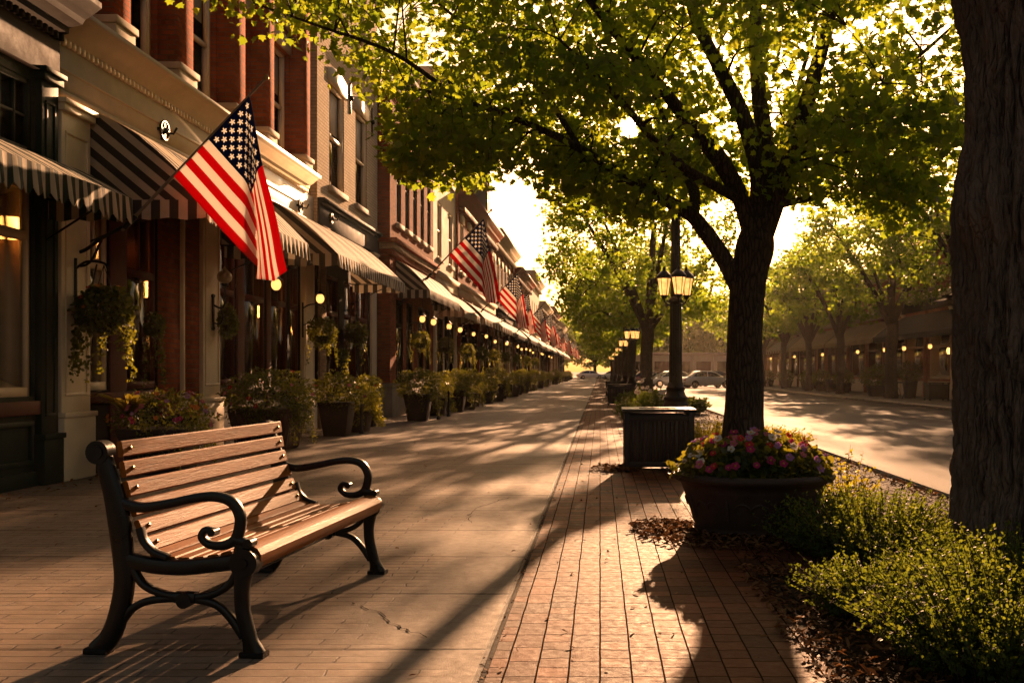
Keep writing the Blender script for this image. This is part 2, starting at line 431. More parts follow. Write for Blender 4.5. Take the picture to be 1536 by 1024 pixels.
def m_paver():
    m, nt = new('red clay pavers'); co = objco(nt)
    s = node(nt, 'ShaderNodeSeparateXYZ', {0: co})
    w = noi(nt, co, 2.4, 3); w2 = noi(nt, co, 7.0, 2)
    X = mth(nt, 'ADD', s.outputs[0], ramp(nt, w, 0, 1, -.006, .006)); Y = mth(nt, 'ADD', s.outputs[1], ramp(nt, w2, 0, 1, -.014, .014))
    v = node(nt, 'ShaderNodeCombineXYZ', {0: Y, 1: X}).outputs[0]
    b = node(nt, 'ShaderNodeTexBrick', {'Vector': v, 'Color1': (.175, .058, .024), 'Color2': (.060, .023, .013), 'Mortar': (.030, .018, .011), 'Scale': 1.0,
             'Mortar Size': .0045, 'Mortar Smooth': .4, 'Bias': 0.0, 'Brick Width': .215, 'Row Height': .132}, offset=.42, squash=.62, squash_frequency=2)
    n1 = noi(nt, co, 1.6, 6); n2 = noi(nt, co, 24, 5, .7); n3 = noi(nt, co, 190, 2)
    c = mixc(nt, .9, b.outputs[0], mixc(nt, ramp(nt, n1, .3, .7), (.70, .68, .66), (1.25, 1.22, 1.2)), 'MULTIPLY')
    c = mixc(nt, ramp(nt, n2, .5, .8, 0, .5), c, (.09, .05, .033))
    c = mixc(nt, ramp(nt, n3, .58, .8, 0, .5), c, (.17, .07, .036))
    h = mth(nt, 'SUBTRACT', mth(nt, 'MULTIPLY_ADD', n3, .22, mth(nt, 'MULTIPLY', n2, .4)), mth(nt, 'MULTIPLY', b.outputs[1], 1.7))
    h = mth(nt, 'ADD', h, mth(nt, 'MULTIPLY', w2, .8))
    h = mth(nt, 'ADD', h, mth(nt, 'MULTIPLY', b.outputs[0], 2.2))
    out(nt, prin(nt, c, mth(nt, 'MAXIMUM', ramp(nt, n2, .3, .7, .55, .8), b.outputs[1]), mth(nt, 'MULTIPLY', mth(nt, 'SUBTRACT', 1.0, b.outputs[1]), .07), bump(nt, h, .9, .011)))
    return m
M['paver'] = m_paver()
def m_asphalt():
    m, nt = new('worn asphalt'); co = objco(nt)
    n1 = noi(nt, scaled(nt, co, (1.0, .12, 1)), 1.1, 6); n2 = noi(nt, co, 60, 4, .8); n3 = noi(nt, co, .5, 5)
    c = mixc(nt, ramp(nt, n1, .3, .7), (.055, .047, .041), (.095, .081, .070))
    c = mixc(nt, ramp(nt, n2, .45, .75, 0, .6), c, (.16, .135, .112))
    c = mixc(nt, ramp(nt, n3, .5, .7, 0, .4), c, (.045, .038, .032))
    out(nt, prin(nt, c, ramp(nt, n1, .3, .7, .75, .9), .12, bump(nt, n2, .6, .012)))
    return m
M['road'] = m_asphalt()
M['kerb'] = simple('kerb stone', (.22, .18, .14), .75, .25, .25, 5, .5, 40)
def m_kerb():
    m, nt = new('jointed kerb stone'); co = objco(nt)
    y = node(nt, 'ShaderNodeSeparateXYZ', {0: co}).outputs[1]
    f = mth(nt, 'FRACT', mth(nt, 'DIVIDE', y, 1.5)); j = mth(nt, 'LESS_THAN', f, .008)
    n1 = noi(nt, co, 5, 6); n2 = noi(nt, co, 60, 3)
    c = mixc(nt, ramp(nt, n1, .3, .7), (.12, .095, .07), (.24, .195, .15))
    c = mixc(nt, j, c, (.02, .015, .01))
    out(nt, prin(nt, c, .8, .2, bump(nt, mth(nt, 'SUBTRACT', mth(nt, 'ADD', n1, n2), mth(nt, 'MULTIPLY', j, 3.0)), .6, .01)))
    return m
M['kerb_stone'] = m_kerb()
M['earth'] = simple('bare earth', (.035, .023, .015), .95, .1, .4, 6, .8, 30)
M['crack'] = simple('crack fill', (.02, .014, .01), .95, .1)
M['ground'] = simple('far ground', (.10, .085, .06), .95, .1, .3, .2, .3, 4)
EXPOSURE = 1.65
HAZE = 0.0002
# ---------------------------------------------------------------- camera, light, air
EYE = 1.25
cam = bpy.data.cameras.new('camera'); co_ = bpy.data.objects.new('camera', cam); C.objects.link(co_)
co_.location = (0, 0, EYE); co_.rotation_euler = (R(90), 0, 0)
cam.lens = 35; cam.sensor_width = 36; cam.shift_x = (768-900)/1536; cam.shift_y = (557-512)/1536
cam.clip_start = .05; cam.clip_end = 5000
sc.camera = co_
SUN_AZ, SUN_EL = R(8.5), R(15)
SUN_DIR = Vector((math.sin(SUN_AZ)*math.cos(SUN_EL), math.cos(SUN_AZ)*math.cos(SUN_EL), math.sin(SUN_EL)))
VIS_AZ = math.atan(45/1493)
VIS_DIR = Vector((math.sin(VIS_AZ)*math.cos(R(13.8)), math.cos(VIS_AZ)*math.cos(R(13.8)), math.sin(R(13.8))))
sl = bpy.data.lights.new('sunlight', 'SUN'); so = bpy.data.objects.new('sunlight', sl); C.objects.link(so)
sl.energy = 5.0; sl.angle = R(.5); sl.color = (1, .535, .27)
so.rotation_euler = SUN_DIR.to_track_quat('Z', 'Y').to_euler()
w = bpy.data.worlds.new('World'); sc.world = w; w.use_nodes = True
wt = w.node_tree; wt.nodes.clear()
sky = wt.nodes.new('ShaderNodeTexSky'); sky.sky_type = 'NISHITA'; sky.sun_disc = False
sky.sun_elevation = SUN_EL; sky.sun_rotation = SUN_AZ; sky.dust_density = 4.0; sky.ozone_density = .6; sky.air_density = 1.2
warm = mixc(wt, 1.0, sky.outputs[0], (.74, .56, .45), 'MULTIPLY')
bg = node(wt, 'ShaderNodeBackground', {0: warm, 1: .055})
node(wt, 'ShaderNodeOutputWorld', {0: bg.outputs[0]})
sc.view_settings.view_transform = 'Standard'; sc.view_settings.look = 'None'
sc.view_settings.exposure = EXPOSURE; sc.view_settings.gamma = 1
sc.cycles.use_denoising = True
sc.cycles.max_bounces = 8; sc.cycles.diffuse_bounces = 3; sc.cycles.glossy_bounces = 3
sc.cycles.transmission_bounces = 4; sc.cycles.transparent_max_bounces = 8; sc.cycles.volume_bounces = 0
sc.cycles.sample_clamp_indirect = 4.0; sc.cycles.caustics_reflective = False; sc.cycles.caustics_refractive = False

if HAZE > 0:
    b = MB(); b.box(-45, 75, -28, 262, -1.3, 19.5)
    m, nt = new('warm air')
    v = node(nt, 'ShaderNodeVolumePrincipled', {'Color': (1, .88, .70), 'Density': HAZE, 'Anisotropy': .5})
    node(nt, 'ShaderNodeOutputMaterial', {'Volume': v.outputs[0]})
    tag(b.build('haze', m), kind='stuff')

# the low sun itself, far behind the leaves
b = MB(); b.sphere((0, 0, 0), 9.5, 24, 16)
o = b.build('sun', M['sun']); o.location = VIS_DIR*1500
tag(o, kind='structure')

# ---------------------------------------------------------------- the ground
X_SEAM, X_BED, X_KERB, X_ROAD, X_RKERB = -.48, .97, 3.45, 3.6, 12.3
def sheet(name, mat_, rects, z, kind='structure'):
    b = MB()
    for x0, x1, y0, y1 in rects: b.add([(x0,y0,z),(x1,y0,z),(x1,y1,z),(x0,y1,z)], [(0,1,2,3)])
    return tag(b.build(name, mat_), kind=kind)
sheet('ground', M['ground'], [(-900, 900, -300, 2500)], -.17)
# sidewalk with two long cracks laid in its surface
b = MB()
b.add([(-9,-15,0),(X_SEAM-.012,-15,0),(X_SEAM-.012,255,0),(-9,255,0)], [(0,1,2,3)], 0)
def crack(pts, w, seed):
    r = random.Random(seed); P = cr(pts, 9); L = []; Rr = []
    for i, (x, y) in enumerate(P):
        x += r.uniform(-.02, .02); y += r.uniform(-.015, .015); ww = w*r.uniform(.3, 1)*(1 if 0 < i < len(P)-1 else .1)
        L.append((x-ww, y+ww*.6, .004)); Rr.append((x+ww, y-ww*.6, .004))
    n = len(P)
    b.add(L+Rr, [(i, i+1, n+i+1, n+i) for i in range(n-1)], 1)
crack([(-1.49, 5.52), (-1.18, 5.2), (-.98, 4.85), (-.74, 4.62)], .010, 3)
crack([(-.9, 9.9), (-1.15, 8.9), (-1.05, 8.2)], .006, 5)
crack([(-2.9, 8.6), (-2.5, 8.25), (-2.2, 8.2)], .006, 8)
tag(b.build('sidewalk', [M['walk'], M['crack']]), kind='structure')
sheet('paving_edge', M['soil'], [(X_SEAM-.012, X_SEAM+.012, -15, 255)], -.006)
sheet('brick_strip', M['paver'], [(X_SEAM+.012, X_BED, -15, 255), (X_BED, 1.62, 6.15, 8.35), (X_BED, 1.25, 12.0, 13.4)], 0)
sheet('planting_bed', M['earth'], [(X_BED-.01, X_KERB+.01, -15, 255)], -.018)
b = MB(); b.prism([(X_KERB, -.17), (X_ROAD, -.17), (X_ROAD-.01, -.02), (X_ROAD-.035, .0), (X_KERB, .0)], -15, 255)
tag(b.build('kerb', M['kerb_stone']), kind='structure')
sheet('road', M['road'], [(X_ROAD-.02, X_RKERB+.02, -15, 255)], -.13)
sheet('cross_street', M['road'], [(X_RKERB+.02, 60, 101, 116)], -.132)
b = MB(); b.prism([(X_RKERB, -.17), (X_RKERB+.15, -.17), (X_RKERB+.15, .0), (X_RKERB+.03, .0), (X_RKERB+.005, -.02)], -15, 100)
tag(b.build('opposite_kerb', M['kerb_stone']), kind='structure')
sheet('opposite_sidewalk', M['walk'], [(X_RKERB+.15, 17.5, -15, 100)], 0)

# ---------------------------------------------------------------- loose litter and mulch (nobody could count it)
def chips(n, xs, ys, zs, lx, wx, seed, curl=.3):
    g = np.random.default_rng(seed)
    c = np.stack([xs(g, n), ys(g, n), zs(g, n)], 1)
    a = g.uniform(0, 2*PI, n); L = g.uniform(*lx, n); W = g.uniform(*wx, n); t = g.uniform(-.5, .5, n); k = g.uniform(0, curl, n)
    U = np.stack([np.cos(a), np.sin(a), t], 1); V = np.stack([-np.sin(a), np.cos(a), g.uniform(-.5, .5, n)], 1)
    Z = np.array([0, 0, 1.0])
    P = []
    for u, v, h in ((-.5, 0, 0), (-.2, -.5, .5), (.25, -.4, .6), (.5, 0, .1), (.22, .45, .7), (-.2, .5, .4)):
        P.append(c + U*(L*u)[:, None] + V*(W*v)[:, None] + Z*(h*k*L)[:, None])
    return np.stack(P, 1)
b = MB()
U = lambda a, c: (lambda g, n: g.uniform(a, c, n))
b.polys(chips(9000, U(X_BED-.02, X_KERB), lambda g, n: 3.2+(g.random(n)**1.6)*14, U(-.015, .02), (.03, .10), (.008, .022), 1))
b.polys(chips(3000, U(X_BED-.03, X_KERB), lambda g, n: g.uniform(17, 60, n), U(-.015, .02), (.06, .15), (.02, .04), 2))
tag(b.build('mulch', M['chips'], smooth=False), kind='stuff')
b = MB()
def ring_xy(cx, cy, r0, r1, a0=0, a1=2*PI):
    st = {}
    def X(g, n):
        st['a'] = g.uniform(a0, a1, n); st['r'] = r0+(r1-r0)*g.random(n)**1.8
        return cx+np.cos(st['a'])*st['r']
    return X, lambda g, n: cy+np.sin(st['a'])*st['r']
X, Y = ring_xy(1.2, 7.82, .50, .95, PI*.9, PI*1.75); b.polys(chips(1300, X, Y, U(.0, .035), (.03, .09), (.010, .03), 3, .6))
X, Y = ring_xy(.55, 8.0, .05, .30); b.polys(chips(600, X, Y, U(.0, .04), (.03, .085), (.010, .03), 4, .6))
X, Y = ring_xy(.22, 12.6, .05, .36); b.polys(chips(330, X, Y, U(.0, .05), (.05, .12), (.02, .05), 5, .6))
b.polys(chips(1100, U(X_BED-.10, X_BED+.45), U(3.2, 6.4), U(.0, .02), (.025, .085), (.008, .022), 6, .4))
b.polys(chips(160, U(-.45, .95), U(3.3, 14), U(.002, .008), (.02, .05), (.008, .02), 7, .35))
b.polys(chips(170, U(-5.6, -.5), U(3.6, 20), U(.002, .008), (.02, .05), (.008, .02), 8, .35))
b.polys(chips(420, lambda g, n: -6.05+np.abs(g.normal(0, .28, n)), U(8, 40), U(.002, .015), (.04, .09), (.015, .045), 9, .4))
b.polys(chips(500, lambda g, n: X_SEAM+g.normal(0, .012, n), U(3.4, 40), U(-.004, .004), (.008, .03), (.005, .014), 10, .4))
b.polys(chips(600, lambda g, n: X_KERB-np.abs(g.normal(0, .12, n)), U(7, 34), U(-.005, .02), (.04, .09), (.015, .04), 11, .5))
tag(b.build('leaf_litter', M['litter']), kind='stuff')
# ---------------------------------------------------------------- buildings
def wall_with_openings(mb, d, y0, y1, z0, z1, ops, reveal=.3, mi=0, mr=None):
    """front skin at depth d with real openings and their reveals, in (d,y,z)"""
    mr = mi if mr is None else mr
    ys = sorted({y0, y1, *[o[0] for o in ops], *[o[1] for o in ops]}); zs = sorted({z0, z1, *[o[2] for o in ops], *[o[3] for o in ops]})
    for i in range(len(ys)-1):
        run = None
        for j in range(len(zs)-1):
            yc, zc = (ys[i]+ys[i+1])/2, (zs[j]+zs[j+1])/2
            hole = any(o[0] < yc < o[1] and o[2] < zc < o[3] for o in ops)
            if not hole:
                mb.add([(d,ys[i],zs[j]),(d,ys[i+1],zs[j]),(d,ys[i+1],zs[j+1]),(d,ys[i],zs[j+1])], [(0,1,2,3)], mi)
    for a, c, e, f in ops:
        k = d-reveal
        mb.add([(d,a,e),(d,c,e),(k,c,e),(k,a,e)], [(0,1,2,3)], mr)
        mb.add([(d,a,f),(d,c,f),(k,c,f),(k,a,f)], [(0,1,2,3)], mr)
        mb.add([(d,a,e),(d,a,f),(k,a,f),(k,a,e)], [(0,1,2,3)], mr)
        mb.add([(d,c,e),(d,c,f),(k,c,f),(k,c,e)], [(0,1,2,3)], mr)

class Building:
    def __init__(s, name, label, cat, Xf, side, y0, y1, H, group=None, depth=10):
        s.Xf, s.s, s.y0, s.y1, s.H, s.depth = Xf, side, y0, y1, H, depth
        s.o = (Xf, (y0+y1)/2, 0)
        s.root = thing(name, label, cat, s.o, 0, group)
        s.f = lambda d, y, z: (Xf + side*d, y, z)
    def mb(s): return MB(s.f)
    def put(s, mb, name, mat_, parent=None, **k):
        return mb.build(name, mat_, parent or s.root, origin=s.o, **k)
    def shell(s, mat_, zb=0, ops=(), d=0, name='wall', ztop=None, reveal=.3):
        H = ztop or s.H
        b = s.mb(); wall_with_openings(b, d, s.y0+.004, s.y1-.004, zb, H, list(ops), reveal)
        D = -s.depth
        for y in (s.y0+.004, s.y1-.004):
            b.add([(d,y,zb),(D,y,zb),(D,y,H),(d,y,H)], [(0,1,2,3)])
        b.add([(D,s.y0,zb),(D,s.y1,zb),(D,s.y1,H),(D,s.y0,H)], [(0,1,2,3)])
        return s.put(b, name, mat_)
    def roof(s, z=None, mat_='roof'):
        b = s.mb(); b.box(-s.depth+.05, -.05, s.y0+.05, s.y1-.05, (z or s.H)-.25, (z or s.H)-.12)
        s.put(b, 'roof', M[mat_])
    def profile(s, prof, y0, y1, name, mat_, dentil=None, **k):
        b = s.mb(); b.prism(prof, y0, y1)
        if dentil:
            dd, z0, z1, st = dentil
            y = y0+st/2
            while y < y1-st/2:
                b.box(dd[0], dd[1], y, y+st*.5, z0, z1); y += st
        return s.put(b, name, mat_, **k)
    def sash(s, y0, y1, z0, z1, d=0, casing='cream', sill='stone', lintel=None, split=1, blind=0, arch=.0, rec=.03, pane='upper_glass'):
        """double-hung window: casing and sashes, glass, sill, lintel"""
        t = .075; b = s.mb(); D0, D1 = d-rec-.07, d-rec
        b.box(D0, D1, y0, y0+t, z0, z1); b.box(D0, D1, y1-t, y1, z0, z1)
        b.box(D0, D1, y0+t, y1-t, z1-t, z1); b.box(D0, D1, y0+t, y1-t, z0, z0+t)
        zm = (z0+z1)/2
        edges = [y0+t+(y1-y0-2*t)*k/split for k in range(split+1)]
        for k in range(1, split): b.box(D0-.003, D1+.02, edges[k]-.06, edges[k]+.06, z0+t, z1-t)
        for k in range(split):
            a, c = edges[k]+(.06 if k else 0), edges[k+1]-(.06 if k < split-1 else 0)
            b.box(D0-.01, D1-.015, a, c, zm-.03, zm+.03)
            for q, (e, f) in enumerate(((z0+t, zm-.03), (zm+.03, z1-t))):
                dd = D0-.01 if q else D0-.03
                for (p, r_) in ((a, a+.035), (c-.035, c)): b.box(dd, D1-.02, p, r_, e, f)
        w = s.put(b, 'window', M[casing])
        g = s.mb(); g.box(D0-.045, D0-.035, y0+.02, y1-.02, z0+.02, z1-.02)
        s.put(g, 'pane', M[pane], w)
        if blind:
            q = s.mb(); q.box(D0-.033, D0-.028, y0+t+.03, y1-t-.03, z1-t-(z1-z0)*blind, z1-t)
            s.put(q, 'blind', M['blind'], w)
        if sill:
            q = s.mb(); q.box(d-.2, d+.09, y0-.1, y1+.1, z0-.13, z0-.002); s.put(q, 'sill', M[sill], w, bevel=.01)
        if lintel:
            q = s.mb(); n = 8
            top = [(y0-.12+(y1-y0+.24)*k/n, z1+.30+arch*math.sin(PI*k/n)) for k in range(n+1)]
            q.prism([(y0-.12, z1+.002)]+top+[(y1+.12, z1+.002)], d-.04, d+.045, ax='x')
            s.put(q, 'lintel', M[lintel], w)
        return w
    def shopwin(s, y0, y1, z0, z1, d=0, frame='cream', bars=1, transom=2.56, rec=.02, glass='shop_glass'):
        t = .07; b = s.mb(); D0, D1 = d-rec-.07, d-rec
        b.box(D0, D1, y0, y0+t, z0, z1); b.box(D0, D1, y1-t, y1, z0, z1)
        b.box(D0, D1, y0+t, y1-t, z1-t, z1); b.box(D0, D1+.02, y0+t, y1-t, z0, z0+t+.03)
        if transom: b.box(D0, D1+.012, y0+t, y1-t, transom-.05, transom+.05)
        for k in range(1, bars+1):
            y = y0+(y1-y0)*k/(bars+1)
            b.box(D0+.015, D1-.012, y-.018, y+.018, (transom+.05) if transom else z0+t, z1-t)
        w = s.put(b, 'window', M[frame])
        g = s.mb(); g.box(D0+.028, D0+.036, y0+.03, y1-.03, z0+.03, z1-.03)
        s.put(g, 'pane', M[glass], w)
        return w
    def interior(s, z0=.06, z1=3.6, depth=3.2, d=-.107):
        b = s.mb(); a, c = s.y0+.12, s.y1-.12; k = d-depth
        for q in ([(k,a,z0),(k,c,z0),(k,c,z1),(k,a,z1)], [(d,a,z0),(d,c,z0),(k,c,z0),(k,a,z0)], [(d,a,z1),(d,c,z1),(k,c,z1),(k,a,z1)],
                  [(d,a,z0),(k,a,z0),(k,a,z1),(d,a,z1)], [(d,c,z0),(k,c,z0),(k,c,z1),(d,c,z1)]):
            b.add(q, [(0,1,2,3)])
        s.put(b, 'interior', M['interior'])
    def pilaster(s, y0, y1, z0, z1, d=.06, mat_='cream', name='pilaster', base=.55, cap=True, panel=True):
        b = s.mb(); b.box(-.104, d, y0, y1, z0, z1)
        if base: b.box(-.2, d+.05, y0-.03, y1+.03, z0, z0+base); b.box(-.2, d+.07, y0-.045, y1+.045, z0+base+.001, z0+base+.06)
        if cap: b.box(-.2, d+.05, y0-.03, y1+.03, z1-.14, z1-.06); b.box(-.2, d+.08, y0-.05, y1+.05, z1-.059, z1-.001)
        if panel and y1-y0 > .3:
            a, c, e, f = y0+.07, y1-.07, z0+(base or 0)+.25, z1-.35
            for r_ in ((a, c, e, e+.035), (a, c, f-.035, f), (a, a+.035, e+.035, f-.035), (c-.035, c, e+.035, f-.035)):
                b.box(d-.01, d+.016, r_[0], r_[1], r_[2], r_[3])
        return s.put(b, name, M[mat_], bevel=.008)
    def awning(s, y0, y1, zt, zb, p, mat_, valance=.24, d=.02, scallop=.05, sw=.14, bow=.10, gusset=True, rough=0):
        """fabric awning: canopy with its gussets, hanging scalloped valance, iron frame"""
        n = 14; m = max(10, int((y1-y0)/.12)); b = s.mb(); uv = []
        prof = []
        for k in range(n+1):
            t = k/n
            prof.append((d+p*t, zt+(zb-zt)*t + bow*math.sin(PI*t)*(1 if t < .5 else .9)))
        V = []
        for j in range(m+1):
            y = y0+(y1-y0)*j/m
            for (a, c) in prof:
                sag = -.018*abs(math.sin(PI*j*.5))*math.sin(PI*(a-d)/p)
                V.append((a, y, c+sag)); uv.append((y-y0, c))
        F = [(j*(n+1)+k, (j+1)*(n+1)+k, (j+1)*(n+1)+k+1, j*(n+1)+k+1) for j in range(m) for k in range(n)]
        b.add(V, F)
        # second layer a little below, so the cloth has thickness
        V2 = [(a, y, c-.012) for (a, y, c) in V]; b.add(V2, [f[::-1] for f in F]); uv += uv[:len(V)]
        if gusset:
            for y in (y0+.002, y1-.002):
                pts = [(a, y, c-.006) for a, c in prof]
                base = [(a, y, zb-.0+(0)*a) for a, c in prof]
                G = pts+base; k0 = len(pts)
                b.add(G, [(i, i+1, k0+i+1, k0+i) for i in range(k0-1)])
                uv += [((c-zb)*.9+(a-d)*.75, c) for (a, yy, c) in G]
        b.uv = uv
        aw = s.put(b, 'awning', M[mat_], smooth=True, ang=60)
        # valance
        b = s.mb(); uv = []; q = max(16, int((y1-y0)/.03)); e = d+p+.004
        V = []
        for j in range(q+1):
            y = y0+(y1-y0)*j/q
            sc_ = scallop*abs(math.sin(PI*(y-y0)/(2*sw)*2)) if scallop else 0
            wv = .014*math.sin((y-y0)*PI/sw)+rough*.02*noise.noise(Vector((y*9, 1, 2)))
            for (z, k) in ((zb+.0, 0), (zb-valance*.5, .6), (zb-valance*.75-sc_*.4-rough*.015*abs(noise.noise(Vector((y*17, 5, 2)))), 1), (zb-valance-sc_+scallop*.6-rough*.05*abs(noise.noise(Vector((y*21, 7, 2)))), 1.2)):
                V.append((e+wv*k+.015*k, y, z)); uv.append((y-y0, z))
        b.add(V, [(j*4+k, (j+1)*4+k, (j+1)*4+k+1, j*4+k+1) for j in range(q) for k in range(3)])
        V2 = [(a-.006, y, z) for a, y, z in V]; b.add(V2, [(j*4+k+1, (j+1)*4+k+1, (j+1)*4+k, j*4+k) for j in range(q) for k in range(3)]); uv += uv[:len(V)]
        for y in (y0, y1):   # end returns
            k0 = [(d+.05+(p-.05)*t/6, y, zb+.001) for t in range(7)]; k1 = [(a, yy, zb-valance*.85-.03*(i % 2)) for i, (a, yy, z) in enumerate(k0)]
            b.add(k0+k1, [(i, i+1, 8+i, 7+i) for i in range(6)]); uv += [(a*.9, z) for a, yy, z in k0+k1]
        b.uv = uv
        s.put(b, 'valance', M[mat_], aw, smooth=True, ang=60)
        b = s.mb()
        for y in (y0+.04, y1-.04):
            b.tube([(d, y, zb-.02), (d+p, y, zb-.02)], .014, 6); b.tube([(d, y, zb-.5), (d+p*.75, y, zb-.03)], .012, 6)
        b.tube([(d+p-.02, y0+.03, zb-.012), (d+p-.02, y1-.03, zb-.012)], .016, 6)
        s.put(b, 'awning_frame', M['iron'], aw)
        return aw

def cornice_prof(z0, z1, p, b=-.1):
    h = z1-z0
    return [(b, z0), (.06*p/.5, z0), (.07*p/.5, z0+.12*h), (.16*p/.5, z0+.18*h), (.17*p/.5, z0+.34*h), (.30*p/.5, z0+.42*h), (.33*p/.5, z0+.55*h),
            (.40*p/.5, z0+.66*h), (.47*p/.5, z0+.80*h), (p, z0+.86*h), (p, z1), (b, z1)]

# ---- dark green storefront at the near left
B = Building('green_storefront', 'dark green storefront at the near left with striped scalloped awning', 'shop building', -6.2, 1, 5.0, 11.3, 10.0)
ops = [(5.4, 7.4, .98, 3.25), (7.7, 9.0, .98, 3.25), (9.35, 10.85, .98, 3.3)]
tops = [(6.0, 8.2, 3.68, 4.5), (9.3, 10.85, 3.62, 4.42)]
B.shell(M['green'], 0, ops+tops, reveal=.1)
B.interior(z1=5.2)
for o_ in ops: B.shopwin(*o_, frame='cream', bars=1, transom=2.72)
for (a, c, e, f) in tops:
    b = B.mb(); t = .06; D0, D1 = -.10, -.01
    b.box(D0, D1, a, a+t, e, f); b.box(D0, D1, c-t, c, e, f); b.box(D0, D1, a+t, c-t, e, e+t); b.box(D0, D1, a+t, c-t, f-t, f)
    n = 6
    for k in range(1, n): y = a+(c-a)*k/n; b.box(D0+.02, D1-.02, y-.014, y+.014, e+t, f-t)
    b.box(D0+.025, D1-.025, a+t, c-t, (e+f)/2-.014, (e+f)/2+.014)
    w_ = B.put(b, 'window', M['green']); g = B.mb(); g.box(-.062, -.055, a+.02, c-.02, e+.02, f-.02); B.put(g, 'pane', M['shop_glass'], w_)
b = B.mb()
for a, c in ((5.2, 7.5), (7.6, 9.15), (9.25, 10.95)):
    b.box(-.02, .06, a, c, .78, .93)
B.put(b, 'sill_board', M['maroon'], bevel=.01)
b = B.mb()
b.box(-.02, .05, 5.02, 11.28, 0, .16)
for a, c in ((5.3, 7.4), (7.7, 9.05), (9.35, 10.85)):
    for (p_, q_, e, f) in ((a, c, .24, .29), (a, c, .66, .71), (a, a+.05, .29, .66), (c-.05, c, .29, .66)): b.box(-.01, .035, p_, q_, e, f)
B.put(b, 'bulkhead', M['green'], bevel=.006)
B.pilaster(10.93, 11.27, 0, 4.6, .07, 'green', base=.5)
B.pilaster(9.05, 9.3, 0, 4.6, .05, 'green', base=.5)
B.profile([(-.1, 4.55), (.08, 4.55), (.08, 4.98), (-.1, 4.98)], 5.01, 11.28, 'fascia', M['darkpaint'])
B.profile(cornice_prof(5.0, 5.42, .55), 5.01, 11.29, 'cornice', M['darkpaint'], dentil=((.05, .13), 4.985, 5.06, .11))
B.awning(5.2, 11.05, 3.62, 3.17, .98, 'awning_green', valance=.27, sw=.15, bow=.05, scallop=.07, rough=.8)
for y in (6.2, 8.3, 10.3): B.sash(y-.45, y+.45, 5.9, 7.9, casing='cream', sill='stone')
B.profile(cornice_prof(9.4, 10.0, .5), 5.01, 11.29, 'roof_cornice', M['darkpaint']); B.roof()

# ---- building A: cream storefront below, red brick piers and tall windows above
A = Building('brick_storefront', 'red brick building above a cream cornice with brown striped awnings', 'shop building', -6.2, 1, 11.3, 21.4, 10.4)
win = [(11.98, 12.55), (13.02, 13.92), (16.12, 16.95), (17.35, 18.45), (18.75, 19.75), (19.9, 20.5)]
ops = [(a, c, 1.02, 3.42) for a, c in win]
A.shell(M['darkpaint'], 0, ops, name='shopfront', ztop=4.6, reveal=.1)
up = [(11.7, 12.5, 1), (13.0, 14.4, 2), (15.0, 16.6, 2), (17.2, 18.2, 1), (18.72, 20.5, 2)]
A.shell(M['red_brick'], 4.6, [(a, c, 5.52, 7.75) for a, c, k in up]+[(a, c, 8.35, 10.0) for a, c, k in up], d=-.2, reveal=.25)
A.interior()
for a, c in win: A.shopwin(a, c, 1.02, 3.42, frame='cream' if a < 13 else 'maroon', bars=1)
for i, (a, c, k) in enumerate(up):
    A.sash(a, c, 5.52, 7.75, d=-.2, casing='cream', sill='stone', lintel='stone', split=k, blind=(.0, .45, .3, .5, .35)[i], rec=.1)
    A.sash(a, c, 8.35, 10.0, d=-.2, casing='cream', sill='stone', split=k, rec=.1)
for a, c in ((11.31, 11.66), (12.52, 12.98), (14.42, 14.98), (16.62, 17.18), (18.22, 18.70), (20.52, 21.02)):
    b = A.mb(); b.box(-.35, .08, a, c, 5.72, 10.1); A.put(b, 'brick_pier', M['red_brick'])
    b = A.mb(); b.box(-.35, .13, a-.04, c+.04, 5.362, 5.62); b.box(-.35, .16, a-.07, c+.07, 5.621, 5.718); A.put(b, 'pier_base', M['stone'], bevel=.012)
A.profile([(-.3, 4.38), (.045, 4.38), (.045, 4.985), (-.3, 4.985)], 11.31, 21.39, 'fascia', M['cream'])
b = A.mb(); b.box(.03, .062, 11.32, 21.38, 4.70, 4.735); b.box(.03, .075, 11.32, 21.38, 4.40, 4.46); A.put(b, 'fascia_moulding', M['cream'])
A.profile([(-.3, 4.99), (.05, 4.99), (.055, 5.08), (.09, 5.10), (.10, 5.16), (.16, 5.19), (.20, 5.23), (.26, 5.27), (.27, 5.29), (.33, 5.295), (.33, 5.36), (-.3, 5.36)], 11.31, 20.95, 'cornice', M['cream'], dentil=((.04, .085), 4.985, 5.06, .105))
A.profile(cornice_prof(9.9, 10.4, .5), 11.31, 21.39, 'roof_cornice', M['darkpaint']); A.roof()
A.pilaster(11.32, 11.96, 0, 4.36, .08, 'cream', base=.72)
A.pilaster(12.57, 13.0, 0, 3.6, .02, 'maroon', base=0, cap=False, panel=False)
b = A.mb(); b.box(-.1, .03, 13.95, 14.62, .72, 3.8); b.box(-.1, .05, 14.72, 15.28, .72, 3.8); A.put(b, 'brick_column', M['red_brick'])
b = A.mb(); b.box(-.1, .09, 13.92, 15.3, .62, .715); A.put(b, 'sill_board', M['maroon'], bevel=.01)
b = A.mb(); b.box(-.2, .07, 14.63, 14.71, .9, 3.8); b.box(-.2, .1, 14.6, 14.75, .72, .9); A.put(b, 'trim_post', M['cream'])
A.pilaster(15.36, 16.05, 0, 4.36, .08, 'cream', base=.78)
A.pilaster(16.98, 17.32, 0, 3.6, .02, 'maroon', base=0, cap=False, panel=False)
A.pilaster(18.48, 18.72, 0, 3.6, .02, 'maroon', base=0, cap=False, panel=False)
A.pilaster(20.6, 21.36, 0, 4.36, .08, 'cream', base=.82)
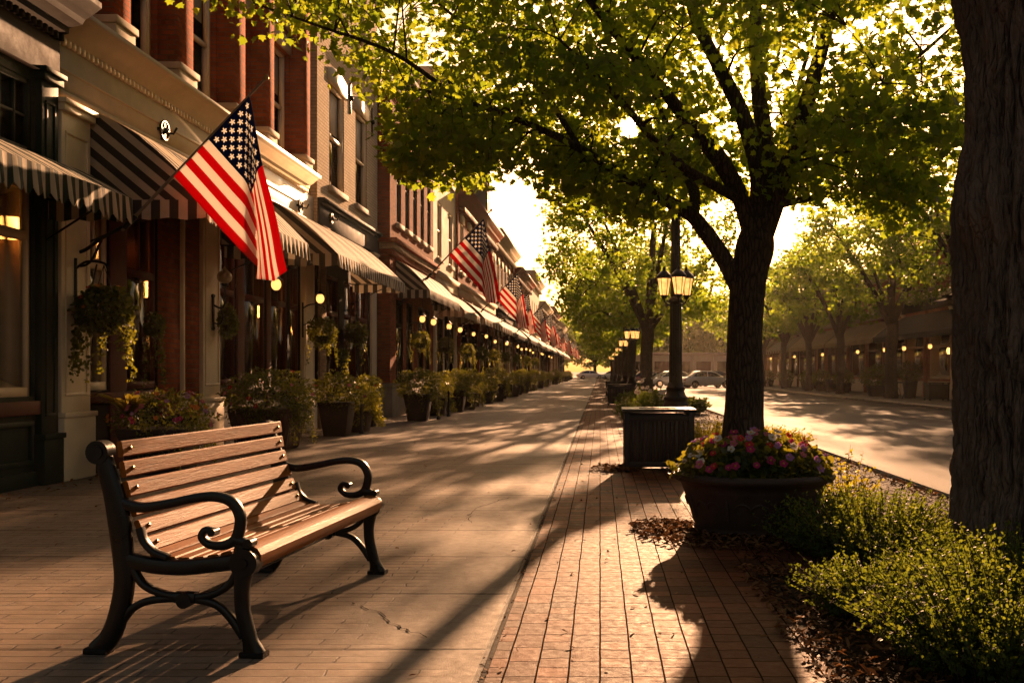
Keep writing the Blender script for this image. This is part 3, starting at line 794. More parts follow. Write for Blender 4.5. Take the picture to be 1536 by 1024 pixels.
b = A.mb(); b.box(-.05, .07, 11.98, 13.9, .86, .99); b.box(-.05, .07, 16.1, 20.58, .86, .99); A.put(b, 'sill_board', M['maroon'], bevel=.01)
A.awning(12.02, 16.25, 4.42, 3.32, 1.42, 'awning_brown', valance=.25, bow=.16, sw=.10, scallop=.03, rough=1)
# cast rosettes and tie anchors on the fascia
def rosette(Bd, y, z, d, r):
    b = Bd.mb()
    b.tube([(d+.05, y+r*math.cos(a), z+r*math.sin(a)) for a in [2*PI*k/16 for k in range(17)]], .018, 6)
    b.box(d, d+.07, y-r, y+r, z-.02, z+.02); b.box(d, d+.06, y-.02, y+.02, z-r, z+r)
    b.tube([(d+.03, y, z-.02), (d+.16, y+.03, z-.04), (d+.2, y+.05, z+.05)], .016, 6); b.sphere((d+.06, y, z), .045, 8, 6)
    Bd.put(b, 'cast_rosette', M['iron'], smooth=True)
rosette(A, 13.95, 4.62, .05, .13); rosette(A, 20.3, 4.62, .05, .13)

# ---- building B: tall cream brick
D_ = Building('cream_brick_building', 'tall cream brick building with white lintels beside the red brick wall', 'shop building', -6.08, 1, 21.4, 27.2, 13.2)
win = [(22.05, 23.2), (23.65, 24.9), (25.1, 26.1)]
D_.shell(M['darkpaint'], 0, [(a, c, 1.02, 3.4) for a, c in win], name='shopfront', ztop=4.45, reveal=.1)
up = [(22.35, 23.65, 5.42, 7.75, .4), (24.75, 25.95, 5.42, 7.75, .45), (22.35, 23.65, 9.4, 11.6, 0), (24.75, 25.95, 9.4, 11.6, 0)]
D_.shell(M['cream_brick'], 4.45, [u[:4] for u in up])
D_.interior()
for a, c in win: D_.shopwin(a, c, 1.02, 3.4, frame='maroon', bars=1)
for (a, c, e, f, bl) in up: D_.sash(a, c, e, f, casing='cream', sill='stone', lintel='cream', blind=bl, arch=.12)
b = D_.mb(); b.box(-.1, .05, 21.42, 27.18, 4.42, 4.86); b.box(-.1, .10, 21.42, 27.18, 4.861, 4.93); b.box(-.1, .16, 21.42, 27.18, 4.931, 5.0)
D_.put(b, 'fascia', M['slate'], bevel=.008)
D_.pilaster(21.45, 21.95, 0, 4.4, .05, 'tan_brick', base=0, panel=False)
D_.pilaster(26.3, 26.85, 0, 4.4, .06, 'cream_old', base=.8, panel=False)
b = D_.mb(); b.box(-.05, .07, 21.97, 26.28, .86, .99); D_.put(b, 'sill_board', M['maroon'], bevel=.01)
D_.awning(18.0, 24.2, 4.42, 3.38, 1.32, 'awning_brown', valance=.24, bow=.10, sw=.10, scallop=.02, rough=1)
rosette(D_, 22.2, 4.66, .05, .1)
for y in (24.2, 26.5):
    b = D_.mb(); b.box(.0, .03, y-.035, y+.035, 7.5, 8.25); b.box(.0, .04, y-.1, y+.1, 7.85, 7.92); b.sphere((.03, y, 7.88), .07, 8, 6); D_.put(b, 'tie_anchor', M['iron'])
D_.profile(cornice_prof(12.5, 13.2, .6), 21.42, 27.18, 'roof_cornice', M['stone']); D_.roof()

# ---- building C: red brick, standing forward of its neighbours
XC = -5.76
Cb = Building('corner_brick_building', 'red brick building standing forward with a bare side wall and corbel bands', 'shop building', XC, 1, 27.3, 34.4, 9.7)
win = [(28.1, 29.2), (29.6, 30.7), (31.5, 32.5), (32.8, 33.7)]
up = [(28.2, 28.85), (29.45, 30.1), (30.7, 31.35), (31.95, 32.6), (33.2, 33.85)]
Cb.shell(M['red_brick'], 0, [(a, c, .9, 3.3) for a, c in win]+[(a, c, 5.45, 7.8) for a, c in up], reveal=.105)
Cb.interior()
for a, c in win: Cb.shopwin(a, c, .9, 3.3, frame='darkpaint', bars=1)
for a, c in up: Cb.sash(a, c, 5.45, 7.8, casing='slate', sill='stone', lintel='red_brick')
def bandring(Bd, z0, z1, p, mat_, name):
    b = Bd.mb(); b.box(-Bd.depth, p, Bd.y0-p, Bd.y1-.01, z0, z1); Bd.put(b, name, M[mat_], bevel=.01)
bandring(Cb, 0, .82, .09, 'stone_low', 'plinth'); bandring(Cb, .822, .92, .13, 'stone_low', 'plinth_cap')
bandring(Cb, 4.45, 4.60, .08, 'red_brick', 'corbel_band'); bandring(Cb, 4.602, 4.78, .16, 'tan_brick', 'corbel_band'); bandring(Cb, 4.782, 4.9, .24, 'red_brick', 'corbel_band')
bandring(Cb, 8.05, 8.2, .05, 'brown_brick', 'corbel_band'); bandring(Cb, 9.0, 9.15, .1, 'red_brick', 'corbel_band')
b = Cb.mb()
for k in range(46): b.box(.01, .2, 27.35+k*.15, 27.35+k*.15+.08, 9.17, 9.38)
b.box(-3, .32, 27.05, 34.39, 9.4, 9.5); b.box(-3, .42, 26.95, 34.39, 9.501, 9.68); Cb.put(b, 'cornice', M['stone'], bevel=.01)
Cb.roof(9.9)
Cb.awning(28.0, 33.9, 4.4, 3.55, .95, 'awning_brown', valance=.26, bow=.12, sw=.12, scallop=.02)

def terrace(name, label, side, Xf, y0, y1, H, wm, shop, awn, nb=3, nu=4, casing='cream', mans=0, upz=((5.3, 7.3),), ztop=4.4, group=None, p=1.0, blind=True, awz=(4.2, 3.4)):
    """a simpler row building: piers, shop windows, awning, upper sashes, cornice"""
    T = Building(name, label, 'shop building', Xf, side, y0, y1, H, group)
    W = y1-y0; win = []
    for k in range(nb):
        a = y0+W*k/nb+.45; c = y0+W*(k+1)/nb-.45; win.append((a, c))
    ups = [(y0+W*(k+.5)/nu-.48, y0+W*(k+.5)/nu+.48, za, zb) for k in range(nu) for za, zb in upz if zb < H-.6]
    T.shell(M[wm], 0, [(a, c, .9, 3.15) for a, c in win]+ups, reveal=.105)
    T.interior(z1=3.5)
    for a, c in win: T.shopwin(a, c, .9, 3.15, frame=shop, bars=1, transom=2.45)
    rr = random.Random(int(y0*7))
    for u in ups: T.sash(*u, casing=casing, sill='stone', lintel='stone' if wm != 'cream_old' else None, blind=rr.choice((0, .4, .5)) if blind else 0, arch=.06)
    for k in range(nb+1):
        y = y0+.2 if k == 0 else (y1-.2 if k == nb else y0+W*k/nb)
        T.pilaster(y-.18, y+.18, 0, 4.2, .07, wm if k % 2 == 0 else shop, base=.6, panel=False)
    b = T.mb(); b.box(-.1, .1, y0+.01, y1-.01, 4.25, 4.6); b.box(-.1, .2, y0+.01, y1-.01, 4.601, 4.75); T.put(b, 'fascia', M['stone' if shop != 'cream' else 'darkpaint'])
    T.profile(cornice_prof(H-.65, H, .55), y0+.01, y1-.01, 'cornice', M['maroon' if wm == 'red_brick' else 'stone'], dentil=((.0, .25), H-.85, H-.66, .4))
    T.roof()
    if mans:
        b = T.mb(); b.prism([(-.1, H+.001), (-.9, H+mans), (-8, H+mans), (-8.6, H+.001)], y0+.3, y1-.3); r_ = T.put(b, 'mansard_roof', M['roof'])
        for k in range(2):
            y = y0+W*(k+.5)/2
            b = T.mb(); b.box(-1.4, .05, y-.7, y+.7, H+.01, H+mans*.72); b.prism([(y-.85, H+mans*.722), (y+.85, H+mans*.722), (y, H+mans*1.05)], -1.4, .15, ax='x')
            T.put(b, 'dormer', M['slate'], r_)
            b = T.mb(); b.box(.05, .07, y-.4, y+.4, H+.25, H+mans*.62); T.put(b, 'dormer_window', M['upper_glass'], r_)
    T.awning(y0+.4, y1-.4, awz[0], awz[1], p, awn, valance=.26, bow=.10, sw=.12, scallop=.03)
    return T
ROW = [
 ('stucco_building', 'tall cream stucco building behind the second flag', XC, 34.4, 39.7, 11.8, 'cream_old', 'darkpaint', 'awning_tan', 2, 2, 0, ((5.3, 7.3), (8.4, 10.3))),
 ('mansard_building', 'brick building with dormered slate mansard roof behind the third flag', XC+.1, 39.7, 53, 8.5, 'red_brick', 'darkpaint', 'awning_brown', 4, 6, 2.6, ((5.3, 7.3),)),
 ('brown_brick_building', 'brown brick building with heavy stone cornice next past the mansard roof', XC, 53, 66, 8.9, 'brown_brick', 'cream', 'awning_black', 4, 6, 0, ((5.3, 7.3),)),
 ('red_brick_shop', 'red brick shop building halfway down the left row', XC+.1, 66, 80, 8.2, 'red_brick', 'darkpaint', 'awning_brown', 4, 6, 0, ((5.3, 7.2),)),
 ('pale_shop', 'pale stucco shop building far down the left row', XC, 80, 95, 9.4, 'cream_old', 'maroon', 'awning_tan', 4, 5, 0, ((5.3, 7.3),)),
 ('far_brown_shop', 'brown brick shop building far down the left row past the pale stucco one', XC, 95, 112, 8.0, 'brown_brick', 'darkpaint', 'awning_black', 5, 6, 0, ((5.2, 7.0),)),
 ('far_red_shop', 'long red brick shop building near the far left end of the street', XC+.1, 112, 132, 8.6, 'red_brick', 'cream', 'awning_brown', 5, 7, 0, ((5.2, 7.2),)),
 ('last_shop', 'tan brick building closing the far left end of the row', XC, 132, 160, 8.0, 'tan_brick', 'darkpaint', 'awning_tan', 6, 8, 0, ((5.2, 7.0),)),
]
for (nm, lb, xf, y0, y1, H, wm, shop, awn, nb, nu, mans, uz) in ROW:
    terrace(nm, lb, 1, xf, y0, y1, H, wm, shop, awn, nb, nu, mans=mans, upz=uz)
RIGHT = [
 ('white_topped_building', 'brick building with white upper band across the road behind the thick trunk', 16.0, 34, 52.5, 8.6, 'brightened_red_brick', 'cream', 'awning_black', 5, 6),
 ('opposite_tan_shop', 'brick shop with sunlit tan awning across the road left of the thick trunk', 16.1, 52.5, 64, 7.2, 'brightened_red_brick', 'maroon', 'awning_tan', 3, 4),
 ('opposite_brick_shop', 'red brick shop across the road, third from the thick trunk', 16.0, 64, 77, 7.6, 'brightened_red_brick', 'maroon', 'awning_tan', 4, 4),
 ('opposite_pale_shop', 'pale shop across the road, next to last of the row', 16.1, 77, 88, 6.8, 'cream_old', 'maroon', 'awning_brown', 3, 4),
 ('opposite_end_shop', 'brown brick shop ending the row across the road', 16.0, 88, 100, 7.2, 'brightened_red_brick', 'cream', 'awning_tan', 3, 4),
]
for (nm, lb, xf, y0, y1, H, wm, shop, awn, nb, nu) in RIGHT:
    T = terrace(nm, lb, -1, xf, y0, y1, H, wm, shop, awn, nb, nu, p=1.7 if y0 < 60 else 1.5, awz=(4.1, 3.0))
    if nm == 'white_topped_building':
        b = T.mb(); b.box(-.1, .12, y0+.01, y1-.01, 5.05, 6.9)
        ops = [(y0+18.5*(k+.5)/6-.6, y0+18.5*(k+.5)/6+.6) for k in range(6)]
        b = T.mb(); b.box(-.05, .07, y0+.01, y1-.01, 7.45, 7.9); b.box(-.05, .06, y0+.01, y1-.01, 4.76, 5.1); T.put(b, 'white_band', M['cream'])
    b = T.mb()
    for k in range(nb): b.box(-.05, .06, y0+(y1-y0)*k/nb+.4, y0+(y1-y0)*(k+1)/nb-.4, .02, .78)
    T.put(b, 'cream_plinth', M['cream'], bevel=.01)
# low building and wall closing the road
E_ = Building('low_grey_building', 'low hazy building with flat roof behind the parked cars', 'low building', 0, 1, 118, 124, 3.2, depth=.1)
b = MB(); b.box(2.5, 22, 124, 133, -.17, 3.3); b.box(2.3, 22.2, 123.8, 133.2, 3.301, 3.6)
for k in range(7): b.box(3.6+k*2.6, 3.9+k*2.6, 123.85, 123.998, 0, 3.3)
E_.root.location = (12, 128, 0); b.build('wall', M['cream_old'], E_.root, origin=(12, 128, 0))
for k in range(6):
    b = MB(); b.box(4.2+k*2.6, 6.0+k*2.6, 123.93, 123.99, .3, 2.5); b.build('door', M['maroon' if k % 2 else 'darkpaint'], E_.root, origin=(12, 128, 0))
# ---------------------------------------------------------------- foliage
MAPLE = [(0, 0), (.20, .04), (.50, .18), (.34, .42), (.46, .66), (.18, .68), (0, 1.0), (-.18, .68), (-.46, .66), (-.34, .42), (-.50, .18), (-.20, .04)]
OVAL = [(0, 0), (.24, .25), (.26, .6), (0, 1.0), (-.26, .6), (-.24, .25)]
ROUND = [(0, 0), (.35, .1), (.5, .45), (.35, .85), (0, 1.0), (-.35, .85), (-.5, .45), (-.35, .1)]
def unit(v): return v/np.maximum(np.linalg.norm(v, axis=1, keepdims=True), 1e-9)
def leaf_polys(c, size, shape, g, up=.6, cup=.25, axis=None, curl=.25):
    n = len(c)
    N = unit(unit(g.normal(size=(n, 3))) + np.array([0, 0, up]))
    A = g.normal(size=(n, 3)) if axis is None else axis + .35*g.normal(size=(n, 3))
    V = unit(A - N*np.sum(A*N, 1, keepdims=True)); U = np.cross(V, N)
    s = np.broadcast_to(np.asarray(size, float), (n,))[:, None]
    cu = (g.uniform(-.4, 1, n)*cup)[:, None]; cl = (g.uniform(-.2, 1, n)*curl)[:, None]
    return np.stack([c + s*(x*U + y*V + (abs(x)*cu*1.2 - y*y*cl)*N) for x, y in shape], 1)

def cluster_points(g, centres, per, r, flat=.5):
    k = len(centres)
    P = g.normal(size=(k*per, 3))*np.array([r, r, r*flat])*.55
    return np.repeat(np.asarray(centres), per, 0) + P

SUNGAP = [(VIS_DIR.normalized(), .010)]
def keep_sun(c):
    d = unit(c - np.array([0, 0, EYE]))
    k = np.ones(len(c), bool)
    for v, a in SUNGAP: k &= np.arccos(np.clip(d @ np.array(v), -1, 1)) > a
    return k

def wp(px, py, Y): return ((px-900)/1493*Y, Y, EYE+(557-py)/1493*Y)

# ---- the near maple in the planting bed
def near_maple():
    base = Vector((1.89, 13, 0))
    t = thing('maple_tree', 'large maple in the planting bed behind the flower bowl, sun through its crown', 'tree', base)
    b = MB(); limbs = []
    def limb(pts, r, n=10):
        p = cr([(*q, rr) for q, rr in zip(pts, r)], 5)
        P = [q[:3] for q in p]; rad = [max(.008, q[3]) for q in p]
        b.tube(P, rad, n, wob=.10, seed=len(limbs))
        limbs.append((P, rad))
    limb([(1.88, 13, -.1), wp(1116, 690, 13), wp(1116, 640, 13), wp(1117, 560, 13), wp(1118, 470, 13), wp(1124, 410, 13), wp(1132, 370, 13), wp(1138, 330, 13)],
         [.42, .335, .265, .235, .225, .235, .26, .17], 20)
    limb([wp(1112, 440, 13), wp(1085, 388, 12.95), wp(1052, 340, 12.9), wp(1028, 317, 12.85), wp(950, 273, 12.6), wp(868, 222, 12.3), wp(790, 185, 12.0), wp(690, 150, 11.7), wp(610, 130, 11.4)],
         [.13, .115, .105, .09, .066, .05, .037, .025, .014])
    limb([wp(1040, 330, 12.9), wp(1040, 285, 13.3), wp(1010, 215, 13.9), wp(985, 150, 14.4), wp(940, 60, 15)], [.08, .075, .055, .04, .02])
    limb([wp(1132, 370, 13), wp(1112, 300, 12.9), wp(1078, 238, 12.7), wp(1040, 192, 12.4), wp(990, 130, 12.0), wp(930, 60, 11.5), wp(860, -30, 11.1)], [.13, .125, .115, .095, .07, .05, .03])
    limb([wp(1136, 350, 13), wp(1138, 260, 13.1), wp(1112, 170, 13.2), wp(1080, 105, 13.2), wp(1045, 30, 13.3), wp(1010, -80, 13.5), wp(980, -200, 13.6)], [.14, .125, .11, .095, .08, .06, .03])
    limb([wp(1142, 345, 13), wp(1150, 240, 13.3), wp(1137, 130, 13.6), wp(1133, 30, 13.9), wp(1140, -90, 14.1), wp(1150, -220, 14.3)], [.14, .12, .105, .09, .07, .03])
    limb([wp(1146, 350, 13), wp(1182, 245, 12.9), wp(1213, 145, 12.7), wp(1236, 60, 12.5), wp(1265, -50, 12.2), wp(1300, -160, 12)], [.14, .12, .105, .085, .06, .03])
    limb([wp(1188, 232, 12.9), wp(1240, 170, 13.1), wp(1290, 132, 13.3), wp(1370, 90, 13.6), wp(1440, 30, 13.9)], [.065, .055, .045, .03, .015])
    limb([wp(1120, 320, 13), wp(1200, 300, 13.9), wp(1290, 285, 14.8), wp(1400, 270, 15.4)], [.07, .05, .035, .015])
    limb([wp(1110, 300, 12.9), wp(1010, 240, 11.6), wp(930, 150, 10.7), wp(840, 60, 10.1)], [.07, .05, .035, .015])
    limb([wp(1150, 280, 13.2), wp(1180, 200, 14.6), wp(1200, 120, 15.6), wp(1230, 20, 16.2)], [.08, .06, .04, .02])
    limb([wp(870, 222, 12.3), wp(800, 120, 12.6), wp(700, 40, 12.9), wp(600, -40, 13)], [.04, .032, .022, .012])
    limb([wp(690, 150, 11.7), wp(590, 80, 11.9), wp(480, 40, 12.1), wp(380, 5, 12.3)], [.03, .024, .018, .01])
    # clusters
    g = np.random.default_rng(11); r = random.Random(11)
    env = [(-5.4, 5.9), (-4.6, 5.75), (-3.7, 5.35), (-3.1, 5.0), (-2.75, 4.3), (-2.4, 3.95), (-1.7, 3.95), (-1.15, 4.1), (-.6, 3.75), (0, 3.6), (.5, 3.45), (1.2, 3.7), (1.9, 3.9), (2.6, 3.5), (3.4, 3.45), (4.2, 3.4), (4.8, 4.2), (5.6, 5.5)]
    ex, ez = zip(*env)
    cs = []
    while len(cs) < 390:
        x = r.uniform(-5.0, 5.6); y = r.uniform(9.7, 16.4)
        z0 = float(np.interp(x, ex, ez)); z0 = EYE+(z0-EYE)*max(1.0, y/13)
        z = z0+.12+abs(r.gauss(0, 1))*1.9 if r.random() < .62 else r.uniform(z0+.2, 9.6)
        q = ((x-.6)/5.7)**2 + ((y-13)/3.6)**2 + (max(0, z-5.6)/4.1)**2
        if q > 1 or z > 9.6: continue
        # the crown opens towards its inside: fewer sprays around the limbs' fork
        if ((x-1.7)/1.5)**2+((y-13)/1.6)**2+((z-4.1)/1.3)**2 < 1: continue
        cs.append((x, y, z))
    for (n_, (xa, xb), (ya, yb), (pa, pb)) in ((34, (830, 1010), (11.5, 15.5), (215, 325)), (22, (1160, 1300), (12.5, 15.5), (170, 300)), (30, (590, 760), (10.6, 13.5), (165, 262)), (22, (1280, 1430), (12, 15), (200, 335)), (16, (1000, 1100), (13.4, 15.5), (190, 330))):
        for _ in range(n_):
            Y_ = r.uniform(ya, yb); cs.append(wp(r.uniform(xa, xb), r.uniform(pa, pb), Y_))
    samp = [(Vector(p), rr) for P, rad in limbs[1:] for p, rr in list(zip(P, rad))[4:]]
    centres = []
    for k, c in enumerate(cs):
        cv = Vector(c); p, rr = min(samp, key=lambda q: (q[0]-cv).length + (.6 if q[0].z > cv.z+.3 else 0))
        mid = (p+cv)/2 + Vector((r.uniform(-.12, .12), r.uniform(-.12, .12), .12+.06*(cv-p).length))
        tw = cr([tuple(p), tuple(mid), c], 3)
        b.tube(tw, list(np.linspace(min(.022, rr*.7), .004, len(tw))), 4, cap=False)
        centres.append(c)
        if k % 2 == 0: samp.append((mid, .014))
    b.build('trunk', M['bark'], t, smooth=True, origin=base)
    P = cluster_points(g, centres, 80, .48, .52)
    x = P[:, 0]; z0 = np.interp(x, ex, ez); P = P[P[:, 2] > EYE+(z0-EYE)*np.maximum(1, P[:, 1]/13)-.40]
    P = P[keep_sun(P)]
    b = MB(); ax = np.tile(np.array([0, 0, -.7]), (len(P), 1))
    b.polys(leaf_polys(P, g.uniform(.065, .135, len(P)), MAPLE, g, up=.75, axis=ax+g.normal(size=(len(P), 3))*.8))
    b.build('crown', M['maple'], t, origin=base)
near_maple()

# ---- old tree with a thick furrowed trunk at the right edge
def thick_tree():
    base = Vector((2.74, 6.2, 0))
    t = thing('old_tree', 'massive old tree with furrowed trunk at the right edge', 'tree', base)
    zr = [(-.1, .70), (.0, .66), (.2, .58), (.5, .55), (1.0, .535), (1.6, .525), (2.05, .535), (2.3, .545), (2.5, .50), (2.7, .435), (3.1, .425), (3.35, .46), (3.6, .53), (3.9, .55), (4.3, .46), (4.6, .38)]
    za, ra = zip(*zr); b = MB(); rs = []; nA = 280
    zs = np.concatenate([np.arange(-.1, 3.7, .018), np.arange(3.7, 4.6, .08)])
    for z in zs:
        r0 = float(np.interp(z, za, ra)); ring = []
        lean = .02*math.sin(z*1.3)
        for j in range(nA):
            a = 2*PI*j/nA; ca, sa = math.cos(a), math.sin(a)
            w1 = noise.noise(Vector((ca*2.2, sa*2.2, z*.9)))
            p = Vector((ca*10+w1*1.1, sa*10+w1*1.1, z*1.7))
            f = 1-abs(noise.noise(p))*2.0; f2 = 1-abs(noise.noise(p*2.1+Vector((3, 1, 7))))*2.0
            f3 = noise.noise(Vector((ca*14, sa*14, z*9)))
            knot = .05*math.exp(-((z-2.22)**2/.02+((a-PI*1.12)**2)/.12)) + .04*math.exp(-((z-1.35)**2/.05+((a-PI*1.3)**2)/.06))
            buttress = .06*max(0, .5-z)*math.cos(a*5+1)
            d = -.075*max(0, f)**2.0 - .03*max(0, f2)**2.5 + .012*f3 + .03*w1 + knot + buttress
            rr = r0+d
            ring.append((base.x+lean+ca*rr, base.y+sa*rr, z))
        rs.append(ring)
    b.rings(rs, cap=False)
    limbs = []
    for (dx, dy, dz, r0) in ((-1.9, .9, 3.6, .24), (1.8, 1.0, 4.0, .27), (.4, -1.8, 3.8, .22), (.5, 1.9, 4.6, .25), (-.6, -.5, 5.0, .26)):
        p0 = Vector((base.x, base.y, 4.05)); e = p0+Vector((dx, dy, dz*.9)); m1 = p0+Vector((dx*.35, dy*.35, dz*.4))
        P = cr([tuple(p0), tuple(m1), tuple((m1+e)/2+Vector((.1, -.1, .1))), tuple(e)], 5)
        b.tube(P, list(np.linspace(r0, .05, len(P))), 10, wob=.1); limbs += [Vector(p) for p in P[6:]]
    r = random.Random(5); cs = []
    while len(cs) < 90:
        x, y, z = base.x+r.uniform(-3.2, 3.2), base.y+r.uniform(-3.4, 2.6), r.uniform(5.9, 9.4)
        if ((x-base.x)/3.2)**2+((y-base.y)/3.2)**2+((z-7.4)/2.2)**2 > 1: continue
        cs.append((x, y, z)); cv = Vector(c_ := (x, y, z)); p = min(limbs, key=lambda q: (q-cv).length)
        b.tube([tuple(p), tuple((p+cv)/2+Vector((0, 0, .1))), c_], [.03, .02, .006], 4, cap=False)
    b.build('trunk', M['bark_near'], t, smooth=True, origin=base, ang=75)
    g = np.random.default_rng(9); P = cluster_points(g, cs, 80, .6, .6)
    b = MB(); b.polys(leaf_polys(P, g.uniform(.09, .13, len(P)), MAPLE, g, up=.7)); b.build('crown', M['maple'], t, origin=base)
thick_tree()

# ---- street trees
def street_tree(name, label, seed, loc, tr, fork, rx, z0, z1, nc, per, ls, mat_, group, spread=.62, shape=MAPLE, ccr=.62, loft=.0):
    t = thing(name, label, 'tree', loc, 0, group)
    r = random.Random(seed); g = np.random.default_rng(seed); b = MB()
    trunk = cr([(0, 0, -.1, tr*1.5), (0, 0, .25, tr*1.12), (r.uniform(-.06, .06), r.uniform(-.06, .06), fork*.6, tr), (r.uniform(-.08, .08), r.uniform(-.08, .08), fork, tr*1.02), (0, 0, fork+.5, tr*.5)], 4)
    b.tube([q[:3] for q in trunk], [q[3] for q in trunk], 12, wob=.12, seed=seed)
    samp = []; nl = r.choice((5, 6)); a0 = r.uniform(0, 6.28)
    for k in range(nl+1):
        a = a0+2*PI*k/nl+r.uniform(-.3, .3); rad = rx*r.uniform(.6, .8) if k < nl else .4
        h = (z1-fork)*(r.uniform(.5, .8) if k < nl else .9); p0 = (0, 0, fork-.25+.3*r.random())
        e = (rad*math.cos(a), rad*math.sin(a), fork+h)
        m1 = (e[0]*.28, e[1]*.28, fork+h*.32); m2 = (e[0]*.66, e[1]*.66, fork+h*.7)
        P = cr([(*p0, tr*.62), (*m1, tr*.5), (*m2, tr*.32), (*e, tr*.1)], 4)
        b.tube([q[:3] for q in P], [q[3] for q in P], 8, wob=.1, seed=k); samp += [Vector(q[:3]) for q in P[4:]]
    cs = []; zc = z0+(z1-z0)*.42
    while len(cs) < nc:
        x, y, z = r.uniform(-rx, rx), r.uniform(-rx, rx), r.uniform(z0, z1)
        h = (z-zc)/((z1-zc) if z > zc else (zc-z0))
        lump = 1+.22*noise.noise(Vector((x*.7+seed, y*.7, z*.7)))
        q = (x*x+y*y)/(rx*lump)**2 + abs(h)**2.1
        if q > 1 or q < .18 or (q < .6 and r.random() < .55): continue
        cs.append((x, y, z)); cv = Vector((x, y, z)); p = min(samp, key=lambda w: (w-cv).length + (.5 if w.z > cv.z else 0))
        b.tube([tuple(p), tuple((p+cv)/2+Vector((0, 0, .12))), (x, y, z)], [.028, .018, .006], 4, cap=False)
        if len(cs) % 3 == 0: samp.append((p+cv)/2)
    b.build('trunk', M['bark'], t, smooth=True)
    P = cluster_points(g, cs, per, ccr, .5)
    P = P[keep_sun(P+np.array(loc))]
    b = MB(); ax = np.tile(np.array([0, 0, -.5]), (len(P), 1))
    b.polys(leaf_polys(P, g.uniform(ls*.75, ls*1.25, len(P)), shape, g, up=.7, axis=ax+g.normal(size=(len(P), 3))*.8)); b.build('crown', M[mat_], t)
    return t
GL = 'street trees in the planting bed beside the brick strip'
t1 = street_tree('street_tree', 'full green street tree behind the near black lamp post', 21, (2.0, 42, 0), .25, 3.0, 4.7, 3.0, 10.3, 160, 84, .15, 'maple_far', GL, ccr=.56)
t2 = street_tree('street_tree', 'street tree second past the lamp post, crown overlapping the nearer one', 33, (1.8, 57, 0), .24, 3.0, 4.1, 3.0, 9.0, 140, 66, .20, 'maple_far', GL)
for i, (y, rz, s) in enumerate(((71, 1.1, 1.0), (85, 2.5, .96), (99, 4.0, 1.04), (114, .6, 1.0), (130, 2.0, 1.05), (148, 3.3, 1.0))):
    copy_tree(t2, (1.8, y, 0), rz, (s, s, s), '%s street tree down the brick strip, counting from the near lamp post' % ORD[i+2])
GR = 'street trees along the opposite sidewalk'
r1 = street_tree('street_tree', 'dark green street tree nearest to the thick trunk on the opposite sidewalk', 44, (13.6, 46.5, 0), .27, 3.4, 4.2, 4.3, 10.0, 140, 60, .16, 'maple_far', GR)
r2 = street_tree('street_tree', 'golden street tree on the opposite sidewalk, second from the thick trunk', 52, (13.5, 56, 0), .2, 3.2, 3.7, 4.0, 9.0, 85, 52, .20, 'maple_far', GR)
for i, (y, rz, s) in enumerate(((64.5, 1.4, .98), (73, 2.9, 1.02), (82, 4.1, .95), (92, .4, 1.0))):
    copy_tree(r2, (13.5, y, 0), rz, (s, s, s), 'golden street tree on the opposite sidewalk, %s from the thick trunk' % ORD[i+2])
copy_tree(r1, (13.8, 36.5, 0), 2.2, (1, 1, 1.02), 'street tree on the opposite sidewalk mostly hidden by the thick trunk')
f1 = street_tree('background_tree', 'hazy background tree', 61, (6, 170, -.1), .35, 3.0, 6.5, 2.0, 12.5, 110, 60, .42, 'maple_far', 'hazy trees closing the street', ccr=1.1)
for i, (x, y, rz, s) in enumerate(((14, 144, 1, 1.05), (22, 141, 2, 1.1), (31, 150, 3, 1.2), (-1, 172, 4, .95), (9, 168, 5, 1.25), (-10, 176, .5, 1.1), (19, 170, 1.5, 1.3), (41, 160, 2.5, 1.3), (3, 190, 3.5, 1.2), (-19, 182, 4.5, 1.2))):
    copy_tree(f1, (x, y+28, -.1), rz, (s, s, s))
f1['label'] = 'hazy tree among those closing the far end of the street'
for o in C.objects:
    if o.name.startswith('background_tree'): o['label'] = f1['label']
